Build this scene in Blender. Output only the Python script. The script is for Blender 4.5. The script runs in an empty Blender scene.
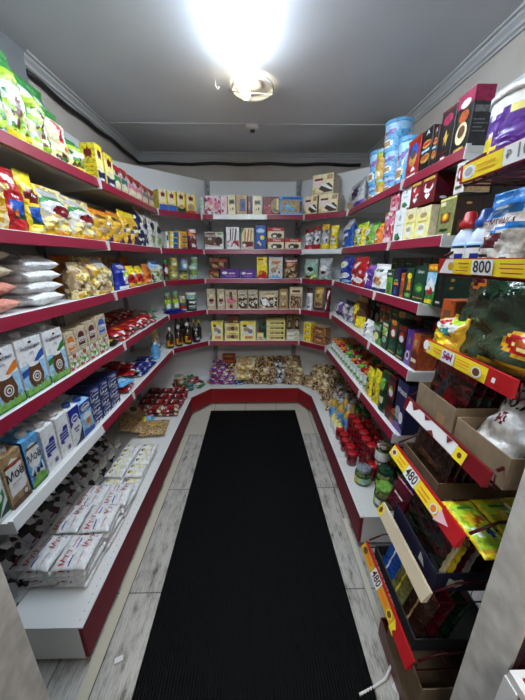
import bpy, bmesh, math, random
from mathutils import Vector, Matrix
R = math.radians
random.seed(7)

# ------------------------------------------------------------------ camera, light, exposure
scene = bpy.context.scene
col = scene.collection
cam_d = bpy.data.cameras.new('camera')
cam = bpy.data.objects.new('camera', cam_d)
col.objects.link(cam)
cam_d.sensor_fit = 'HORIZONTAL'
cam_d.sensor_width = 36.0
cam_d.lens = 36.0 * 290 / 525
cam_d.clip_start = 0.02
cam.location = (0, 0, 1.5)
cam.rotation_euler = (R(90 - 17.3), 0, R(-1.05))
scene.camera = cam
scene.view_settings.view_transform = 'Standard'
scene.view_settings.look = 'None'
scene.view_settings.gamma = 1
scene.view_settings.use_curve_mapping = False
scene.view_settings.exposure = 0.62
w = bpy.data.worlds.new('world'); scene.world = w
w.use_nodes = True
w.node_tree.nodes['Background'].inputs[0].default_value = (0.75, 0.85, 1.0, 1)
w.node_tree.nodes['Background'].inputs[1].default_value = 0.25
# area light added behind the camera to light the jambs; its source is unseen
al = bpy.data.lights.new('entry_room_fill', 'AREA'); al.shape = 'RECTANGLE'; al.size = 1.0; al.size_y = 0.5
al.energy = 22; al.color = (1.0, 0.95, 0.88)
ao = bpy.data.objects.new('entry_room_fill', al); ao.location = (0, -0.75, 2.45); col.objects.link(ao)
ao.rotation_euler = (R(18), 0, 0)
LAMP = 52.0      # emission of the ceiling batten

# ------------------------------------------------------------------ materials
def mute(c):            # printed colours are a little duller than pure inks
    g = .3 * c[0] + .59 * c[1] + .11 * c[2]
    return tuple((x * .86 + g * .14) * .95 for x in c)
def lin(c):
    return tuple(((x / 255) / 12.92 if x / 255 < 0.04045 else (((x / 255) + 0.055) / 1.055) ** 2.4) for x in c)
CC = dict(white=(228,228,228), offwhite=(205,203,196), black=(14,14,16), grey=(120,122,124), lgrey=(170,172,174), dgrey=(45,46,48),
 red=(190,18,24), dred=(120,12,20), maroon=(86,14,30), magenta=(172,24,78), pink=(222,110,140), ppink=(226,176,186), lpink=(235,205,210),
 orange=(232,120,20), dorange=(190,74,20), yellow=(244,214,20), dyellow=(214,160,20), lyellow=(240,228,130), cream=(228,212,164), beige=(200,180,146),
 tan=(176,140,92), brown=(104,62,34), dbrown=(54,30,20), green=(40,130,50), lgreen=(120,180,60), lime=(168,210,30), dgreen=(18,62,40), teal=(20,110,100),
 blue=(28,84,180), lblue=(90,170,226), sky=(150,200,236), azure=(24,120,210), navy=(18,28,84), cobalt=(20,40,160), purple=(92,40,150), dpurple=(60,24,84), violet=(130,90,180),
 skin=(232,176,130), salmon=(224,140,116), mint=(150,196,170), olive=(130,130,70), gold=(206,160,60), silver=(176,178,184), steel=(130,140,150))
MIX = dict(pasta=('lyellow,dyellow,cream,tan,dyellow',55,1), noodle=('cream,lyellow,dyellow,offwhite,tan',40,2), cookies=('tan,beige,brown,tan,cream',55,1),
 veg=('green,lime,cream,white,lyellow,white,lgreen,brown,cream',55,1), grass=('green,lgreen,dgreen,lime',60,3), fruit=('red,orange,yellow,lime,dred,cream',38,1),
 nuts=('brown,tan,dbrown,beige,tan,brown',75,1), busyred=('red,dred,maroon,red,white,dred',34,1), busygreen=('dgreen,green,white,teal,lgreen',36,1),
 busyblue=('navy,blue,white,navy,cobalt,silver',44,1), choc=('dbrown,brown,tan,dbrown',30,1), grain=('tan,gold,beige,tan,brown',150,1),
 foil=('silver,white,grey,lgrey,dgrey',40,1), candy=('purple,pink,white,gold,blue,magenta,silver',50,1), candyblue=('blue,white,navy,purple,sky',50,1),
 candybrown=('brown,dbrown,gold,red,tan,cream',50,1), cowhide=('silver,silver,white,black,silver,lgrey,dgrey',34,1), spotcow=('white,white,navy,white',30,1),
 pebble=('dbrown,black,cream,dbrown,brown,white',60,1), pinkp=('ppink,pink,lpink,white,ppink,magenta',34,1), spices=('lgreen,white,red,white,cream,green,white',80,1),
 jarred=('dred,maroon,red,dred',60,1), jargreen=('dgreen,olive,lgreen,dgreen,olive',60,1), sprinkle=('dyellow,orange,brown,lyellow,red',40,1),
 navytile=('navy,white,navy,navy,cream',36,1), dark=('dgrey,black,dgreen,dbrown,maroon,black',26,4), darkred=('maroon,black,dred,dbrown,black',26,4),
 daisy=('white,blue,blue,white,sky,blue',45,1), daisyr=('white,red,red,white,red,dred',45,1), waffle=('tan,brown,tan,dorange',90,1), floral=('pink,white,red,ppink,red',60,1),
 text=('white,lgrey,white,grey,white',120,3), textdark=('dgrey,grey,dgrey,black',130,3), ytext=('yellow,yellow,dyellow',120,3))
for _k in CC: CC[_k] = mute(CC[_k])
_m = {}
PACK = [False]     # printed packaging: fine small print and crinkles
def new_mat(name):
    m = bpy.data.materials.new(name); m.use_nodes = True
    nt = m.node_tree; b = nt.nodes['Principled BSDF']
    return m, nt, b
def mat(c, rough=0.38, metal=0, coat=0.0, trans=0):
    key = (c, rough, metal, coat, trans, PACK[0])
    if key in _m: return _m[key]
    m, nt, b = new_mat(str(c) if isinstance(c, str) else 'tone')
    if isinstance(c, str) and c in MIX:
        cols, sc, st = MIX[c]; cols = cols.split(',')
        tc = nt.nodes.new('ShaderNodeTexCoord'); mp = nt.nodes.new('ShaderNodeMapping')
        mp.inputs['Scale'].default_value = (1, 1, st) if st > 0 else (1, 1, 1)
        v = nt.nodes.new('ShaderNodeTexVoronoi'); v.inputs['Scale'].default_value = sc
        v.inputs['Randomness'].default_value = 1
        sp = nt.nodes.new('ShaderNodeSeparateColor'); r = nt.nodes.new('ShaderNodeValToRGB')
        r.color_ramp.interpolation = 'CONSTANT'
        el = r.color_ramp.elements
        while len(el) < len(cols): el.new(0.5)
        for i, cn in enumerate(cols):
            el[i].position = i / len(cols); el[i].color = (*lin(CC[cn]), 1)
        nt.links.new(tc.outputs['Object'], mp.inputs[0]); nt.links.new(mp.outputs[0], v.inputs['Vector'])
        nt.links.new(v.outputs['Color'], sp.inputs[0]); nt.links.new(sp.outputs[0], r.inputs[0])
        nt.links.new(r.outputs[0], b.inputs['Base Color'])
    else:
        rgb = lin(CC[c]) if isinstance(c, str) else lin(c)
        b.inputs['Base Color'].default_value = (*rgb, 1)
    if PACK[0] and isinstance(c, str) and c not in MIX:
        tc = nt.nodes.new('ShaderNodeTexCoord'); v = nt.nodes.new('ShaderNodeTexVoronoi'); v.inputs['Scale'].default_value = 85
        v2 = nt.nodes.new('ShaderNodeTexNoise'); v2.inputs['Scale'].default_value = 60; v2.inputs['Detail'].default_value = 3
        sp = nt.nodes.new('ShaderNodeSeparateColor'); mr = nt.nodes.new('ShaderNodeMapRange'); mr.inputs['To Min'].default_value = .9 if sum(rgb) > 1.6 else .62; mr.inputs['To Max'].default_value = 1.12
        mr.inputs['From Min'].default_value = .0; mr.inputs['From Max'].default_value = .45; mr.clamp = True
        mx = nt.nodes.new('ShaderNodeMixRGB'); mx.blend_type = 'MULTIPLY'; mx.inputs[0].default_value = 1; mx.inputs[1].default_value = (*rgb, 1)
        nt.links.new(tc.outputs['Object'], v.inputs['Vector']); nt.links.new(v.outputs['Color'], sp.inputs[0]); nt.links.new(sp.outputs[0], mr.inputs[0])
        nt.links.new(mr.outputs[0], mx.inputs[2]); nt.links.new(mx.outputs[0], b.inputs['Base Color'])
    if PACK[0] and rough < .37:
        tc = nt.nodes.new('ShaderNodeTexCoord'); n = nt.nodes.new('ShaderNodeTexNoise'); n.inputs['Scale'].default_value = 26; n.inputs['Detail'].default_value = 2.5; n.inputs['Distortion'].default_value = .8
        bp = nt.nodes.new('ShaderNodeBump'); bp.inputs['Strength'].default_value = .9; bp.inputs['Distance'].default_value = .012
        nt.links.new(tc.outputs['Object'], n.inputs['Vector']); nt.links.new(n.outputs[0], bp.inputs['Height']); nt.links.new(bp.outputs[0], b.inputs['Normal'])
    b.inputs['Roughness'].default_value = rough; b.inputs['Metallic'].default_value = metal
    b.inputs['Coat Weight'].default_value = coat
    if trans:
        b.inputs['Transmission Weight'].default_value = trans
    _m[key] = m
    return m

# ------------------------------------------------------------------ object helpers
def link(name, me, parent=None, loc=(0, 0, 0), rz=0):
    o = bpy.data.objects.new(name, me); col.objects.link(o)
    o.location = loc; o.rotation_euler = (0, 0, rz)
    if parent is not None: o.parent = parent
    return o
def tag(o, label=None, cat=None, group=None, kind=None):
    if label: o['label'] = label
    if cat: o['category'] = cat
    if group: o['group'] = group
    if kind: o['kind'] = kind
    return o
def empty(name, loc=(0, 0, 0), rz=0):
    o = bpy.data.objects.new(name, None); col.objects.link(o)
    o.location = loc; o.rotation_euler = (0, 0, rz); o.empty_display_size = 0.05
    return o
class MB:
    def __init__(s): s.v = []; s.f = []; s.mi = []; s.mats = []; s.sm = []
    def m(s, material):
        if material not in s.mats: s.mats.append(material)
        return s.mats.index(material)
    def add(s, vs, fs, material, smooth=False):
        o = len(s.v); s.v += [tuple(p) for p in vs]
        k = s.m(material) if not isinstance(material, list) else None
        for i, f in enumerate(fs):
            s.f.append([o + j for j in f]); s.mi.append(k if k is not None else s.m(material[i])); s.sm.append(smooth)
        return s
    def box(s, x0, y0, z0, x1, y1, z1, material):
        vs = [(x, y, z) for z in (z0, z1) for y in (y0, y1) for x in (x0, x1)]
        return s.add(vs, [(0,2,3,1),(4,5,7,6),(0,1,5,4),(2,6,7,3),(0,4,6,2),(1,3,7,5)], material)
    def prism(s, prof, a, b, axis, material):
        n = len(prof)
        def P(p, t): return {'x': (t, p[0], p[1]), 'y': (p[0], t, p[1]), 'z': (p[0], p[1], t)}[axis]
        vs = [P(p, a) for p in prof] + [P(p, b) for p in prof]
        return s.add(vs, [tuple(range(n))[::-1], tuple(range(n, 2 * n))] + [(i, (i + 1) % n, n + (i + 1) % n, n + i) for i in range(n)], material)
    def tube(s, pts, r, material, n=8):
        pts = [Vector(p) for p in pts]; vs = []; fs = []
        for i, p in enumerate(pts):
            t = (pts[min(i + 1, len(pts) - 1)] - pts[max(i - 1, 0)]).normalized()
            u = t.cross(Vector((0, 0, 1)))
            if u.length < 0.01: u = t.cross(Vector((0, 1, 0)))
            u.normalize(); q = u.cross(t)
            for k in range(n):
                a = 2 * math.pi * k / n; vs.append(p + r * (math.cos(a) * u + math.sin(a) * q))
        for i in range(len(pts) - 1):
            for k in range(n): fs.append((i * n + k, i * n + (k + 1) % n, (i + 1) * n + (k + 1) % n, (i + 1) * n + k))
        fs += [tuple(range(n))[::-1], tuple(range((len(pts) - 1) * n, len(pts) * n))]
        return s.add(vs, fs, material, True)
    def lathe(s, prof, material, n=20, cx=0, cy=0, art=None, smooth=True, cap=True):
        vs = []; fs = []; ms = []; ztop = max(p[1] for p in prof); zb = min(p[1] for p in prof)
        for (r, z) in prof:
            for k in range(n):
                a = 2 * math.pi * k / n - math.pi / 2
                vs.append((cx + r * math.cos(a), cy + r * math.sin(a), z))
        for i in range(len(prof) - 1):
            for k in range(n):
                fs.append((i * n + k, i * n + (k + 1) % n, (i + 1) * n + (k + 1) % n, (i + 1) * n + k))
                if art:
                    u = (((k + .5) / n) * 2 + 0.5) % 1.0
                    v = ((prof[i][1] + prof[i + 1][1]) / 2 - zb) / (ztop - zb)
                    ms.append(art_col(art, u, v) or material)
        if cap: fs.append(tuple(range(n))[::-1]); fs.append(tuple(range((len(prof) - 1) * n, len(prof) * n)))
        if art: ms += [material, material]; return s.add(vs, fs, ms, smooth)
        return s.add(vs, fs, material, smooth)
    def mesh(s, name):
        me = bpy.data.meshes.new(name); me.from_pydata(s.v, [], s.f)
        for m in s.mats: me.materials.append(m)
        me.polygons.foreach_set('material_index', s.mi); me.polygons.foreach_set('use_smooth', s.sm)
        me.update(); return me
    def build(s, name, parent=None, loc=(0, 0, 0), rz=0): return link(name, s.mesh(name), parent, loc, rz)

# artwork: "r x0 y0 x1 y1 tone; e cx cy rx ry tone; p x,y,x,y,... tone; t TEXT cx cy height tone"
def parse(art, sub=None):
    out = []
    for e in (art or '').split(';'):
        e = e.split()
        if not e: continue
        c = e[-1]
        if c == '$': c = sub or 'white'
        if e[0] == 'p': out.append(('p', [float(q) for q in e[1].split(',')], c))
        elif e[0] == 't': out.append(('t', e[1].replace('_', ' '), float(e[2]), float(e[3]), float(e[4]), c))
        else: out.append((e[0], *[float(q) for q in e[1:-1]], c))
    return out
def inpoly(p, x, y):
    n = len(p) // 2; r = False; j = n - 1
    for i in range(n):
        xi, yi, xj, yj = p[2*i], p[2*i+1], p[2*j], p[2*j+1]
        if (yi > y) != (yj > y) and x < (xj - xi) * (y - yi) / (yj - yi) + xi: r = not r
        j = i
    return r
ROUGH = [0.38]
def art_col(art, u, v):
    for e in reversed(art):
        if e[0] == 'r' and e[1] <= u <= e[3] and e[2] <= v <= e[4]: return mat(e[5], ROUGH[0])
        if e[0] == 'e' and ((u - e[1]) / e[3]) ** 2 + ((v - e[2]) / e[4]) ** 2 <= 1: return mat(e[5], ROUGH[0])
        if e[0] == 'p' and inpoly(e[1], u, v): return mat(e[2], ROUGH[0])
    return None
_tx = {}
def text_tris(s):
    s = s.replace('_', ' ')
    if s in _tx: return _tx[s]
    c = bpy.data.curves.new('t', 'FONT'); c.body = s; c.align_x = 'CENTER'; c.align_y = 'CENTER'; c.resolution_u = 2; c.offset = .018
    o = bpy.data.objects.new('t', c); col.objects.link(o); bpy.context.view_layer.update()
    me = bpy.data.meshes.new_from_object(o)
    vs = [(v.co.x, v.co.y) for v in me.vertices]; fs = [tuple(p.vertices) for p in me.polygons]
    bpy.data.objects.remove(o); bpy.data.curves.remove(c); bpy.data.meshes.remove(me)
    _tx[s] = (vs, fs); return _tx[s]
def put_text(mb, e, w, h, surf):
    _, s, cx, cy, th, c = e
    vs, fs = text_tris(s)
    if not vs: return
    x0 = min(v[0] for v in vs); x1 = max(v[0] for v in vs)
    sy = th * h / 0.72; sx = min(sy, 0.86 * w / (x1 - x0))
    out = [surf(cx + v[0] * sx / w, cy + v[1] * sy / h) for v in vs]
    mb.add(out, fs, mat(c))
def put_art(mb, art, w, h, surf):          # exact shapes on a flat face; surf(u, v, k) -> point
    for k, e in enumerate(art):
        o = 0.0004 * (k + 1)
        if e[0] == 'r': P = [(e[1], e[2]), (e[3], e[2]), (e[3], e[4]), (e[1], e[4])]
        elif e[0] == 'e': P = [(e[1] + e[3] * math.cos(a * math.pi / 8), e[2] + e[4] * math.sin(a * math.pi / 8)) for a in range(16)]
        elif e[0] == 'p': P = list(zip(e[1][0::2], e[1][1::2]))
        else:
            put_text(mb, e, w, h, lambda u, v: surf(u, v, o)); continue
        mb.add([surf(u, v, o) for u, v in P], [tuple(range(len(P)))], mat(e[-1]))

# ------------------------------------------------------------------ shapes; local frame: x along the shelf, -y to the shopper, z up
def box_mesh(name, w, h, d, base, art, side=None, top=None, sart=None):
    mb = MB(); bm_ = mat(base)
    b = min(0.002, w * .05)
    x, y = w / 2, d / 2
    prof = [(-x + b, -y), (x - b, -y), (x, -y + b), (x, y - b), (x - b, y), (-x + b, y), (-x, y - b), (-x, -y + b)]
    mb.prism(prof, 0, h, 'z', bm_)
    put_art(mb, art, w, h, lambda u, v, o: (-x + u * w, -y - o, v * h))
    if side:
        for s in (-1, 1): mb.add([(s * (x + .0003), -y + b, .001), (s * (x + .0003), y - b, .001), (s * (x + .0003), y - b, h - .001), (s * (x + .0003), -y + b, h - .001)], [(0, 1, 2, 3)], mat(side))
    if sart:
        for s in (-1, 1): put_art(mb, sart, d, h, lambda u, v, o: (s * (x + .0004 + o), s * (-y + u * d) , v * h))
    if top: mb.add([(-x + b, -y + b, h + .0003), (x - b, -y + b, h + .0003), (x - b, y - b, h + .0003), (-x + b, y - b, h + .0003)], [(0, 1, 2, 3)], mat(top))
    return mb.mesh(name)
def pouch_mesh(name, w, h, d, base, art, lying=False, seed=1, nx=14, nz=18, rough=.3):
    rnd = random.Random(seed); ph = [rnd.uniform(0, 6.28) for _ in range(8)]
    ROUGH[0] = rough
    if w > .1: nx, nz = 24, 28
    if w > .2: nx, nz = 44, 40
    def th(u, v):
        e = max(0.0, 1 - abs(2 * u - 1) ** 3) ** .5
        if lying: p = max(0.0, 1 - abs(2 * v - 1) ** 4) ** .6
        else: p = 1 if v < .62 else max(.04, 1 - ((v - .62) / .3) ** 1.6) if v < .92 else .04
        if not lying and v < .06: p *= .85 + .15 * v / .06
        return max(.0012, d / 2 * e * p)
    def nz_(u, v, k=0):
        return .045 * d * (math.sin(9 * u + 5 * v + ph[k]) + math.sin(17 * v - 7 * u + ph[k + 1]) + .7 * math.sin(26 * u + ph[k + 2]) * math.sin(22 * v + ph[k + 3]) + .5 * math.sin(41 * v + 12 * u + ph[k + 1]))
    def xw(u, v):
        wd = 1 - (.05 * math.sin(math.pi * v)) + (.012 * math.sin(30 * v + ph[4]))
        if not lying and v > .9: wd *= .97
        return (u - .5) * w * wd
    def S(u, v, o=0, back=False):
        t = th(u, v); y = (t + nz_(u, v, 4) * (t / (d / 2))) if back else -(t + nz_(u, v) * (t / (d / 2))) - o
        x, z = xw(u, v), v * h
        if lying: return (x, z - h / 2, -y + d / 2)
        return (x, y, z)
    mb = MB(); bm_ = mat(base, rough); vs = []; fs = []; ms = []
    for j in range(nz + 1):
        for i in range(nx + 1): vs.append(S(i / nx, j / nz))
    n1 = len(vs)
    for j in range(nz + 1):
        for i in range(nx + 1): vs.append(S(i / nx, j / nz, back=True))
    W = nx + 1
    for j in range(nz):
        for i in range(nx):
            a = j * W + i
            fs.append((a, a + 1, a + W + 1, a + W)); c = art_col(art, (i + .5) / nx, (j + .5) / nz); ms.append(c or bm_)
            fs.append((n1 + a, n1 + a + W, n1 + a + W + 1, n1 + a + 1)); ms.append(bm_)
    for j in range(nz):
        a = j * W; fs.append((a, a + W, n1 + a + W, n1 + a)); ms.append(bm_)
        a = j * W + nx; fs.append((a, n1 + a, n1 + a + W, a + W)); ms.append(bm_)
    for i in range(nx):
        fs.append((i, n1 + i, n1 + i + 1, i + 1)); ms.append(bm_)
        a = nz * W + i; fs.append((a, a + 1, n1 + a + 1, n1 + a)); ms.append(bm_)
    mb.add(vs, fs, ms, True)
    for e in art:
        if e[0] == 't': put_text(mb, e, w, h, lambda u, v: S(u, v, .0015))
    ROUGH[0] = .38
    return mb.mesh(name)
def make_root(kd, w, h, d, sub, seed=1):
    PACK[0] = True
    try: return make_root_(kd, w, h, d, sub, seed)
    finally: PACK[0] = False
def make_root_(kd, w, h, d, sub, seed=1):
    """builds one thing of kind kd; returns its root object (base centre at origin, front towards -y)"""
    name, cat, desc, shape, base, dd, art, op = kd
    if base == '$': base = sub or 'white'
    A = parse(art, sub)
    if shape == 'box':
        sd = op.get('side'); sd = sub if sd == '$' else sd
        return link(name, box_mesh(name, w, h, d, base, A, sd, op.get('top'), parse(op.get('sart'), sub)))
    if shape == 'pouch': return link(name, pouch_mesh(name, w, h, d, base, A, False, seed, rough=op.get('rough', .3)))
    if shape == 'pillow': return link(name, pouch_mesh(name, w, h, d, base, A, True, seed, rough=op.get('rough', .3)))
    root = empty(name); r = w / 2
    if shape == 'carton':           # milk carton with a sloping top and a screw cap
        mb = MB(); x, y = w / 2, d / 2; hb = h * .93
        mb.prism([(-y, 0), (y, 0), (y, h), (y - .004, h), (-y, hb)], -x, x, 'x', mat(base))
        put_art(mb, A, w, hb, lambda u, v, o: (-x + u * w, -y - o, v * hb))
        for s in (-1, 1): put_art(mb, parse(op.get('sart'), sub), d, hb, lambda u, v, o: (s * (x + o), s * (-y + u * d), v * hb))
        mb.build('carton_body', root)
        c = MB(); c.lathe([(.017, hb + .004), (.017, hb + .02), (.015, hb + .022)], mat(op.get('cap', 'white')), 16, 0, -y * .25)
        c.build('cap', root)
    elif shape in ('jar', 'can', 'tub', 'bottle'):
        lidc = op.get('lid', 'red'); lidc = sub if lidc == '$' else lidc
        if shape == 'jar':
            hb = h * .84
            MB().lathe([(r * .9, 0), (r * .98, h * .03), (r * .98, hb * .86), (r * .86, hb * .97), (r * .82, hb)], mat(base, .12, coat=.5)).build('jar_body', root)
            MB().lathe([(r * .88, hb - .002), (r * .9, hb), (r * .9, h - .003), (r * .86, h), (r * .3, h)], mat(lidc, .25)).build('lid', root)
            if A:
                lb = MB(); n = 10; z0 = hb * .14; z1 = hb * .74
                lb.lathe([(r * .985 + .0006, z0 + (z1 - z0) * i / n) for i in range(n + 1)], mat(op.get('lab', 'white')), 28, art=A); lb.build('label_band', root)
        elif shape == 'can':
            n = 12
            b = MB(); b.lathe([(r * .96, 0), (r, .003)] + [(r, .003 + (h - .006) * i / n) for i in range(1, n)] + [(r, h - .003), (r * .95, h)], mat(base, .3), 28, art=A); b.build('can_body', root)
            MB().lathe([(r * .92, h - .004), (r * .92, h + .0005), (r * .4, h + .0008)], mat('silver', .3, .8)).build('can_end', root)
        elif shape == 'tub':
            n = 18; hb = h * .9
            b = MB(); b.lathe([(r * .95, hb * i / n) for i in range(n + 1)], mat(base, .35), 32, art=A); b.build('tub_body', root)
            MB().lathe([(r * .97, hb - .002), (r, hb), (r, h - .004), (r * .94, h), (r * .3, h)], mat(lidc, .3)).build('lid', root)
        else:
            hb = h * .62
            MB().lathe([(r * .85, 0), (r, .006), (r, hb * .9), (r * .85, hb * 1.02), (r * .4, hb * 1.18), (r * .34, h * .86)], mat(base, .12, coat=.4)).build('bottle_body', root)
            MB().lathe([(r * .4, h * .84), (r * .42, h * .86), (r * .42, h * .985), (r * .36, h)], mat(lidc, .3)).build('cap', root)
            if A:
                lb = MB(); n = 10; z0 = hb * .12; z1 = hb * .8
                lb.lathe([(r + .0006, z0 + (z1 - z0) * i / n) for i in range(n + 1)], mat(op.get('lab', 'white')), 28, art=A); lb.build('label_band', root)
    return root
def copy_tree(o, parent=None):
    c = o.copy(); col.objects.link(c)
    if parent is not None: c.parent = parent
    for ch in list(o.children): copy_tree(ch, c)
    return c

# ------------------------------------------------------------------ shelf geometry (front edge left to right as the shopper sees it, deck height)
SZ = {1: 1.89, 2: 1.59, 3: 1.32, 4: 1.02, 5: .695}
LX = {1: -.815, 2: -.82, 3: -.82, 4: -.81, 5: -.80}
RX = {1: .77, 2: .74, 3: .69, 4: .69, 5: .665}
SH = {}
for k in SZ:
    SH['L%d' % k] = ((LX[k], .72), (LX[k], 2.60), SZ[k])
    SH['CL%d' % k] = ((LX[k], 2.62), (-.51, 2.9), SZ[k])
    SH['B%d' % k] = ((-.5, 2.9), (.43, 2.9), SZ[k])
    SH['CR%d' % k] = ((.44, 2.9), (RX[k], 2.67), SZ[k])
    SH['R%d' % k] = ((RX[k], 2.65), (RX[k], 1.12), SZ[k])
SH['L6'] = ((-.672, .73), (-.672, 2.66), .2)
SH['CL6'] = ((-.672, 2.68), (-.54, 2.83), .2)
SH['B6'] = ((-.53, 2.84), (.44, 2.84), .2)
SH['CR6'] = ((.45, 2.83), (.558, 2.7), .2)
SH['R6'] = ((.558, 2.68), (.558, 1.19), .2)
ORD = {1: 'top', 2: 'second', 3: 'third', 4: 'fourth', 5: 'fifth', 6: 'bottom'}
RACK = {'L': 'left rack', 'CL': 'left corner rack', 'B': 'back rack', 'CR': 'right corner rack', 'R': 'right rack'}
def frame(key):
    p0, p1, z = SH[key]
    L = math.hypot(p1[0] - p0[0], p1[1] - p0[1]); d = Vector(((p1[0] - p0[0]) / L, (p1[1] - p0[1]) / L))
    return Vector(p0), d, Vector((-d.y, d.x)), z, L
def place_name(key):
    side = key.rstrip('0123456789'); n = int(key[len(side):])
    return '%s %s shelf' % (RACK[side], ORD[n])

# ------------------------------------------------------------------ the room
def noise_mat(name, c1, c2, scale, rough=.6, bump=0, stretch=(1, 1, 1), detail=6):
    m, nt, b = new_mat(name)
    tc = nt.nodes.new('ShaderNodeTexCoord'); mp = nt.nodes.new('ShaderNodeMapping'); mp.inputs['Scale'].default_value = stretch
    n = nt.nodes.new('ShaderNodeTexNoise'); n.inputs['Scale'].default_value = scale; n.inputs['Detail'].default_value = detail
    r = nt.nodes.new('ShaderNodeValToRGB'); r.color_ramp.elements[0].color = (*lin(c1), 1); r.color_ramp.elements[1].color = (*lin(c2), 1)
    r.color_ramp.elements[0].position = .35; r.color_ramp.elements[1].position = .65
    nt.links.new(tc.outputs['Object'], mp.inputs[0]); nt.links.new(mp.outputs[0], n.inputs['Vector'])
    nt.links.new(n.outputs[0], r.inputs[0]); nt.links.new(r.outputs[0], b.inputs['Base Color'])
    b.inputs['Roughness'].default_value = rough
    if bump:
        bp = nt.nodes.new('ShaderNodeBump'); bp.inputs['Strength'].default_value = bump; bp.inputs['Distance'].default_value = .004
        nt.links.new(n.outputs[0], bp.inputs['Height']); nt.links.new(bp.outputs[0], b.inputs['Normal'])
    return m
WALL = noise_mat('painted_wall', (178,170,161), (186,178,170), 6, .8, .1)
JAMB = noise_mat('rough_white_plaster', (176,172,164), (206,203,196), 22, .8, .35)
CEIL = noise_mat('grey_ceiling', (206,207,211), (212,213,217), 3, .55)
CROWN = mat((176,176,176), .5)
def floor_mat():
    m, nt, b = new_mat('whitewashed_floor')
    N = nt.nodes.new; Lk = nt.links.new
    tc = N('ShaderNodeTexCoord'); sp = N('ShaderNodeSeparateXYZ'); Lk(tc.outputs['Object'], sp.inputs[0])
    mp = N('ShaderNodeMapping'); mp.inputs['Scale'].default_value = (6, 1.8, 1); Lk(tc.outputs['Object'], mp.inputs[0])
    n1 = N('ShaderNodeTexNoise'); n1.inputs['Scale'].default_value = 5; n1.inputs['Detail'].default_value = 9; n1.inputs['Roughness'].default_value = .7; Lk(mp.outputs[0], n1.inputs['Vector'])
    r1 = N('ShaderNodeValToRGB'); e = r1.color_ramp.elements
    e[0].position = .33; e[0].color = (*lin((86,80,72)), 1); e[1].position = .56; e[1].color = (*lin((184,181,174)), 1)
    k = e.new(.44); k.color = (*lin((160,156,148)), 1)
    Lk(n1.outputs[0], r1.inputs[0])
    # fine streaks across the grain
    w = N('ShaderNodeTexWave'); w.inputs['Scale'].default_value = 26; w.inputs['Distortion'].default_value = 5; w.inputs['Detail'].default_value = 3; w.bands_direction = 'X'
    Lk(tc.outputs['Object'], w.inputs['Vector'])
    mx = N('ShaderNodeMixRGB'); mx.blend_type = 'MULTIPLY'; mx.inputs[0].default_value = .16; Lk(r1.outputs[0], mx.inputs[1]); Lk(w.outputs[0], mx.inputs[2])
    # plain tiles past the planks
    gt = N('ShaderNodeMath'); gt.operation = 'GREATER_THAN'; gt.inputs[1].default_value = 2.27; Lk(sp.outputs['Y'], gt.inputs[0])
    n2 = N('ShaderNodeTexNoise'); n2.inputs['Scale'].default_value = 4; Lk(tc.outputs['Object'], n2.inputs['Vector'])
    r2 = N('ShaderNodeValToRGB'); r2.color_ramp.elements[0].color = (*lin((176,170,156)), 1); r2.color_ramp.elements[1].color = (*lin((186,181,168)), 1); Lk(n2.outputs[0], r2.inputs[0])
    m2 = N('ShaderNodeMixRGB'); Lk(gt.outputs[0], m2.inputs[0]); Lk(mx.outputs[0], m2.inputs[1]); Lk(r2.outputs[0], m2.inputs[2])
    # joints: brick lattice, tiles .32 m
    mp2 = N('ShaderNodeMapping'); mp2.inputs['Location'].default_value = (.13, -.33, 0); Lk(tc.outputs['Object'], mp2.inputs[0])
    br = N('ShaderNodeTexBrick'); br.offset = 0; br.inputs['Scale'].default_value = 1; br.inputs['Brick Width'].default_value = .325; br.inputs['Row Height'].default_value = .645
    br.inputs['Mortar Size'].default_value = .003; br.inputs['Mortar Smooth'].default_value = .2; br.inputs['Color1'].default_value = (1,1,1,1); br.inputs['Color2'].default_value = (.93,.93,.93,1); br.inputs['Mortar'].default_value = (.3,.28,.25,1)
    Lk(mp2.outputs[0], br.inputs['Vector'])
    m3 = N('ShaderNodeMixRGB'); m3.blend_type = 'MULTIPLY'; m3.inputs[0].default_value = 1; Lk(m2.outputs[0], m3.inputs[1]); Lk(br.outputs[0], m3.inputs[2])
    Lk(m3.outputs[0], b.inputs['Base Color']); b.inputs['Roughness'].default_value = .5
    return m
def struct(name, mb, loc=(0, 0, 0)):
    return tag(mb.build(name, None, loc), kind='structure')
struct('floor', MB().box(-2.2, -1.8, -.1, 2.2, 3.6, 0, floor_mat()))
struct('ceiling', MB().box(-2.2, -1.8, 2.52, 2.2, 3.6, 2.65, CEIL))
struct('wall_back', MB().box(-1.35, 3.4, 0, 1.3, 3.5, 2.55, WALL))
struct('wall_left', MB().box(-1.32, .4, 0, -1.22, 3.4, 2.55, WALL))
struct('wall_right', MB().box(1.17, .4, 0, 1.27, 3.4, 2.55, WALL))
struct('wall_near', MB().box(-2.2, .32, 0, -.473, .4, 2.1, JAMB).box(.45, .32, 0, 2.2, .4, 2.1, JAMB).box(-2.2, .32, 2.1, 2.2, .4, 2.55, JAMB))
struct('wall_entry_rear', MB().box(-2.2, -1.8, 0, 2.2, -1.7, 2.55, WALL))
struct('wall_entry_left', MB().box(-2.3, -1.8, 0, -2.2, .4, 2.55, WALL))
struct('wall_entry_right', MB().box(2.2, -1.8, 0, 2.3, .4, 2.55, WALL))
struct('trim_ceiling_seam', MB().box(-1.2, 2.70, 2.516, 1.15, 2.72, 2.5205, mat((200,200,200))))
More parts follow.
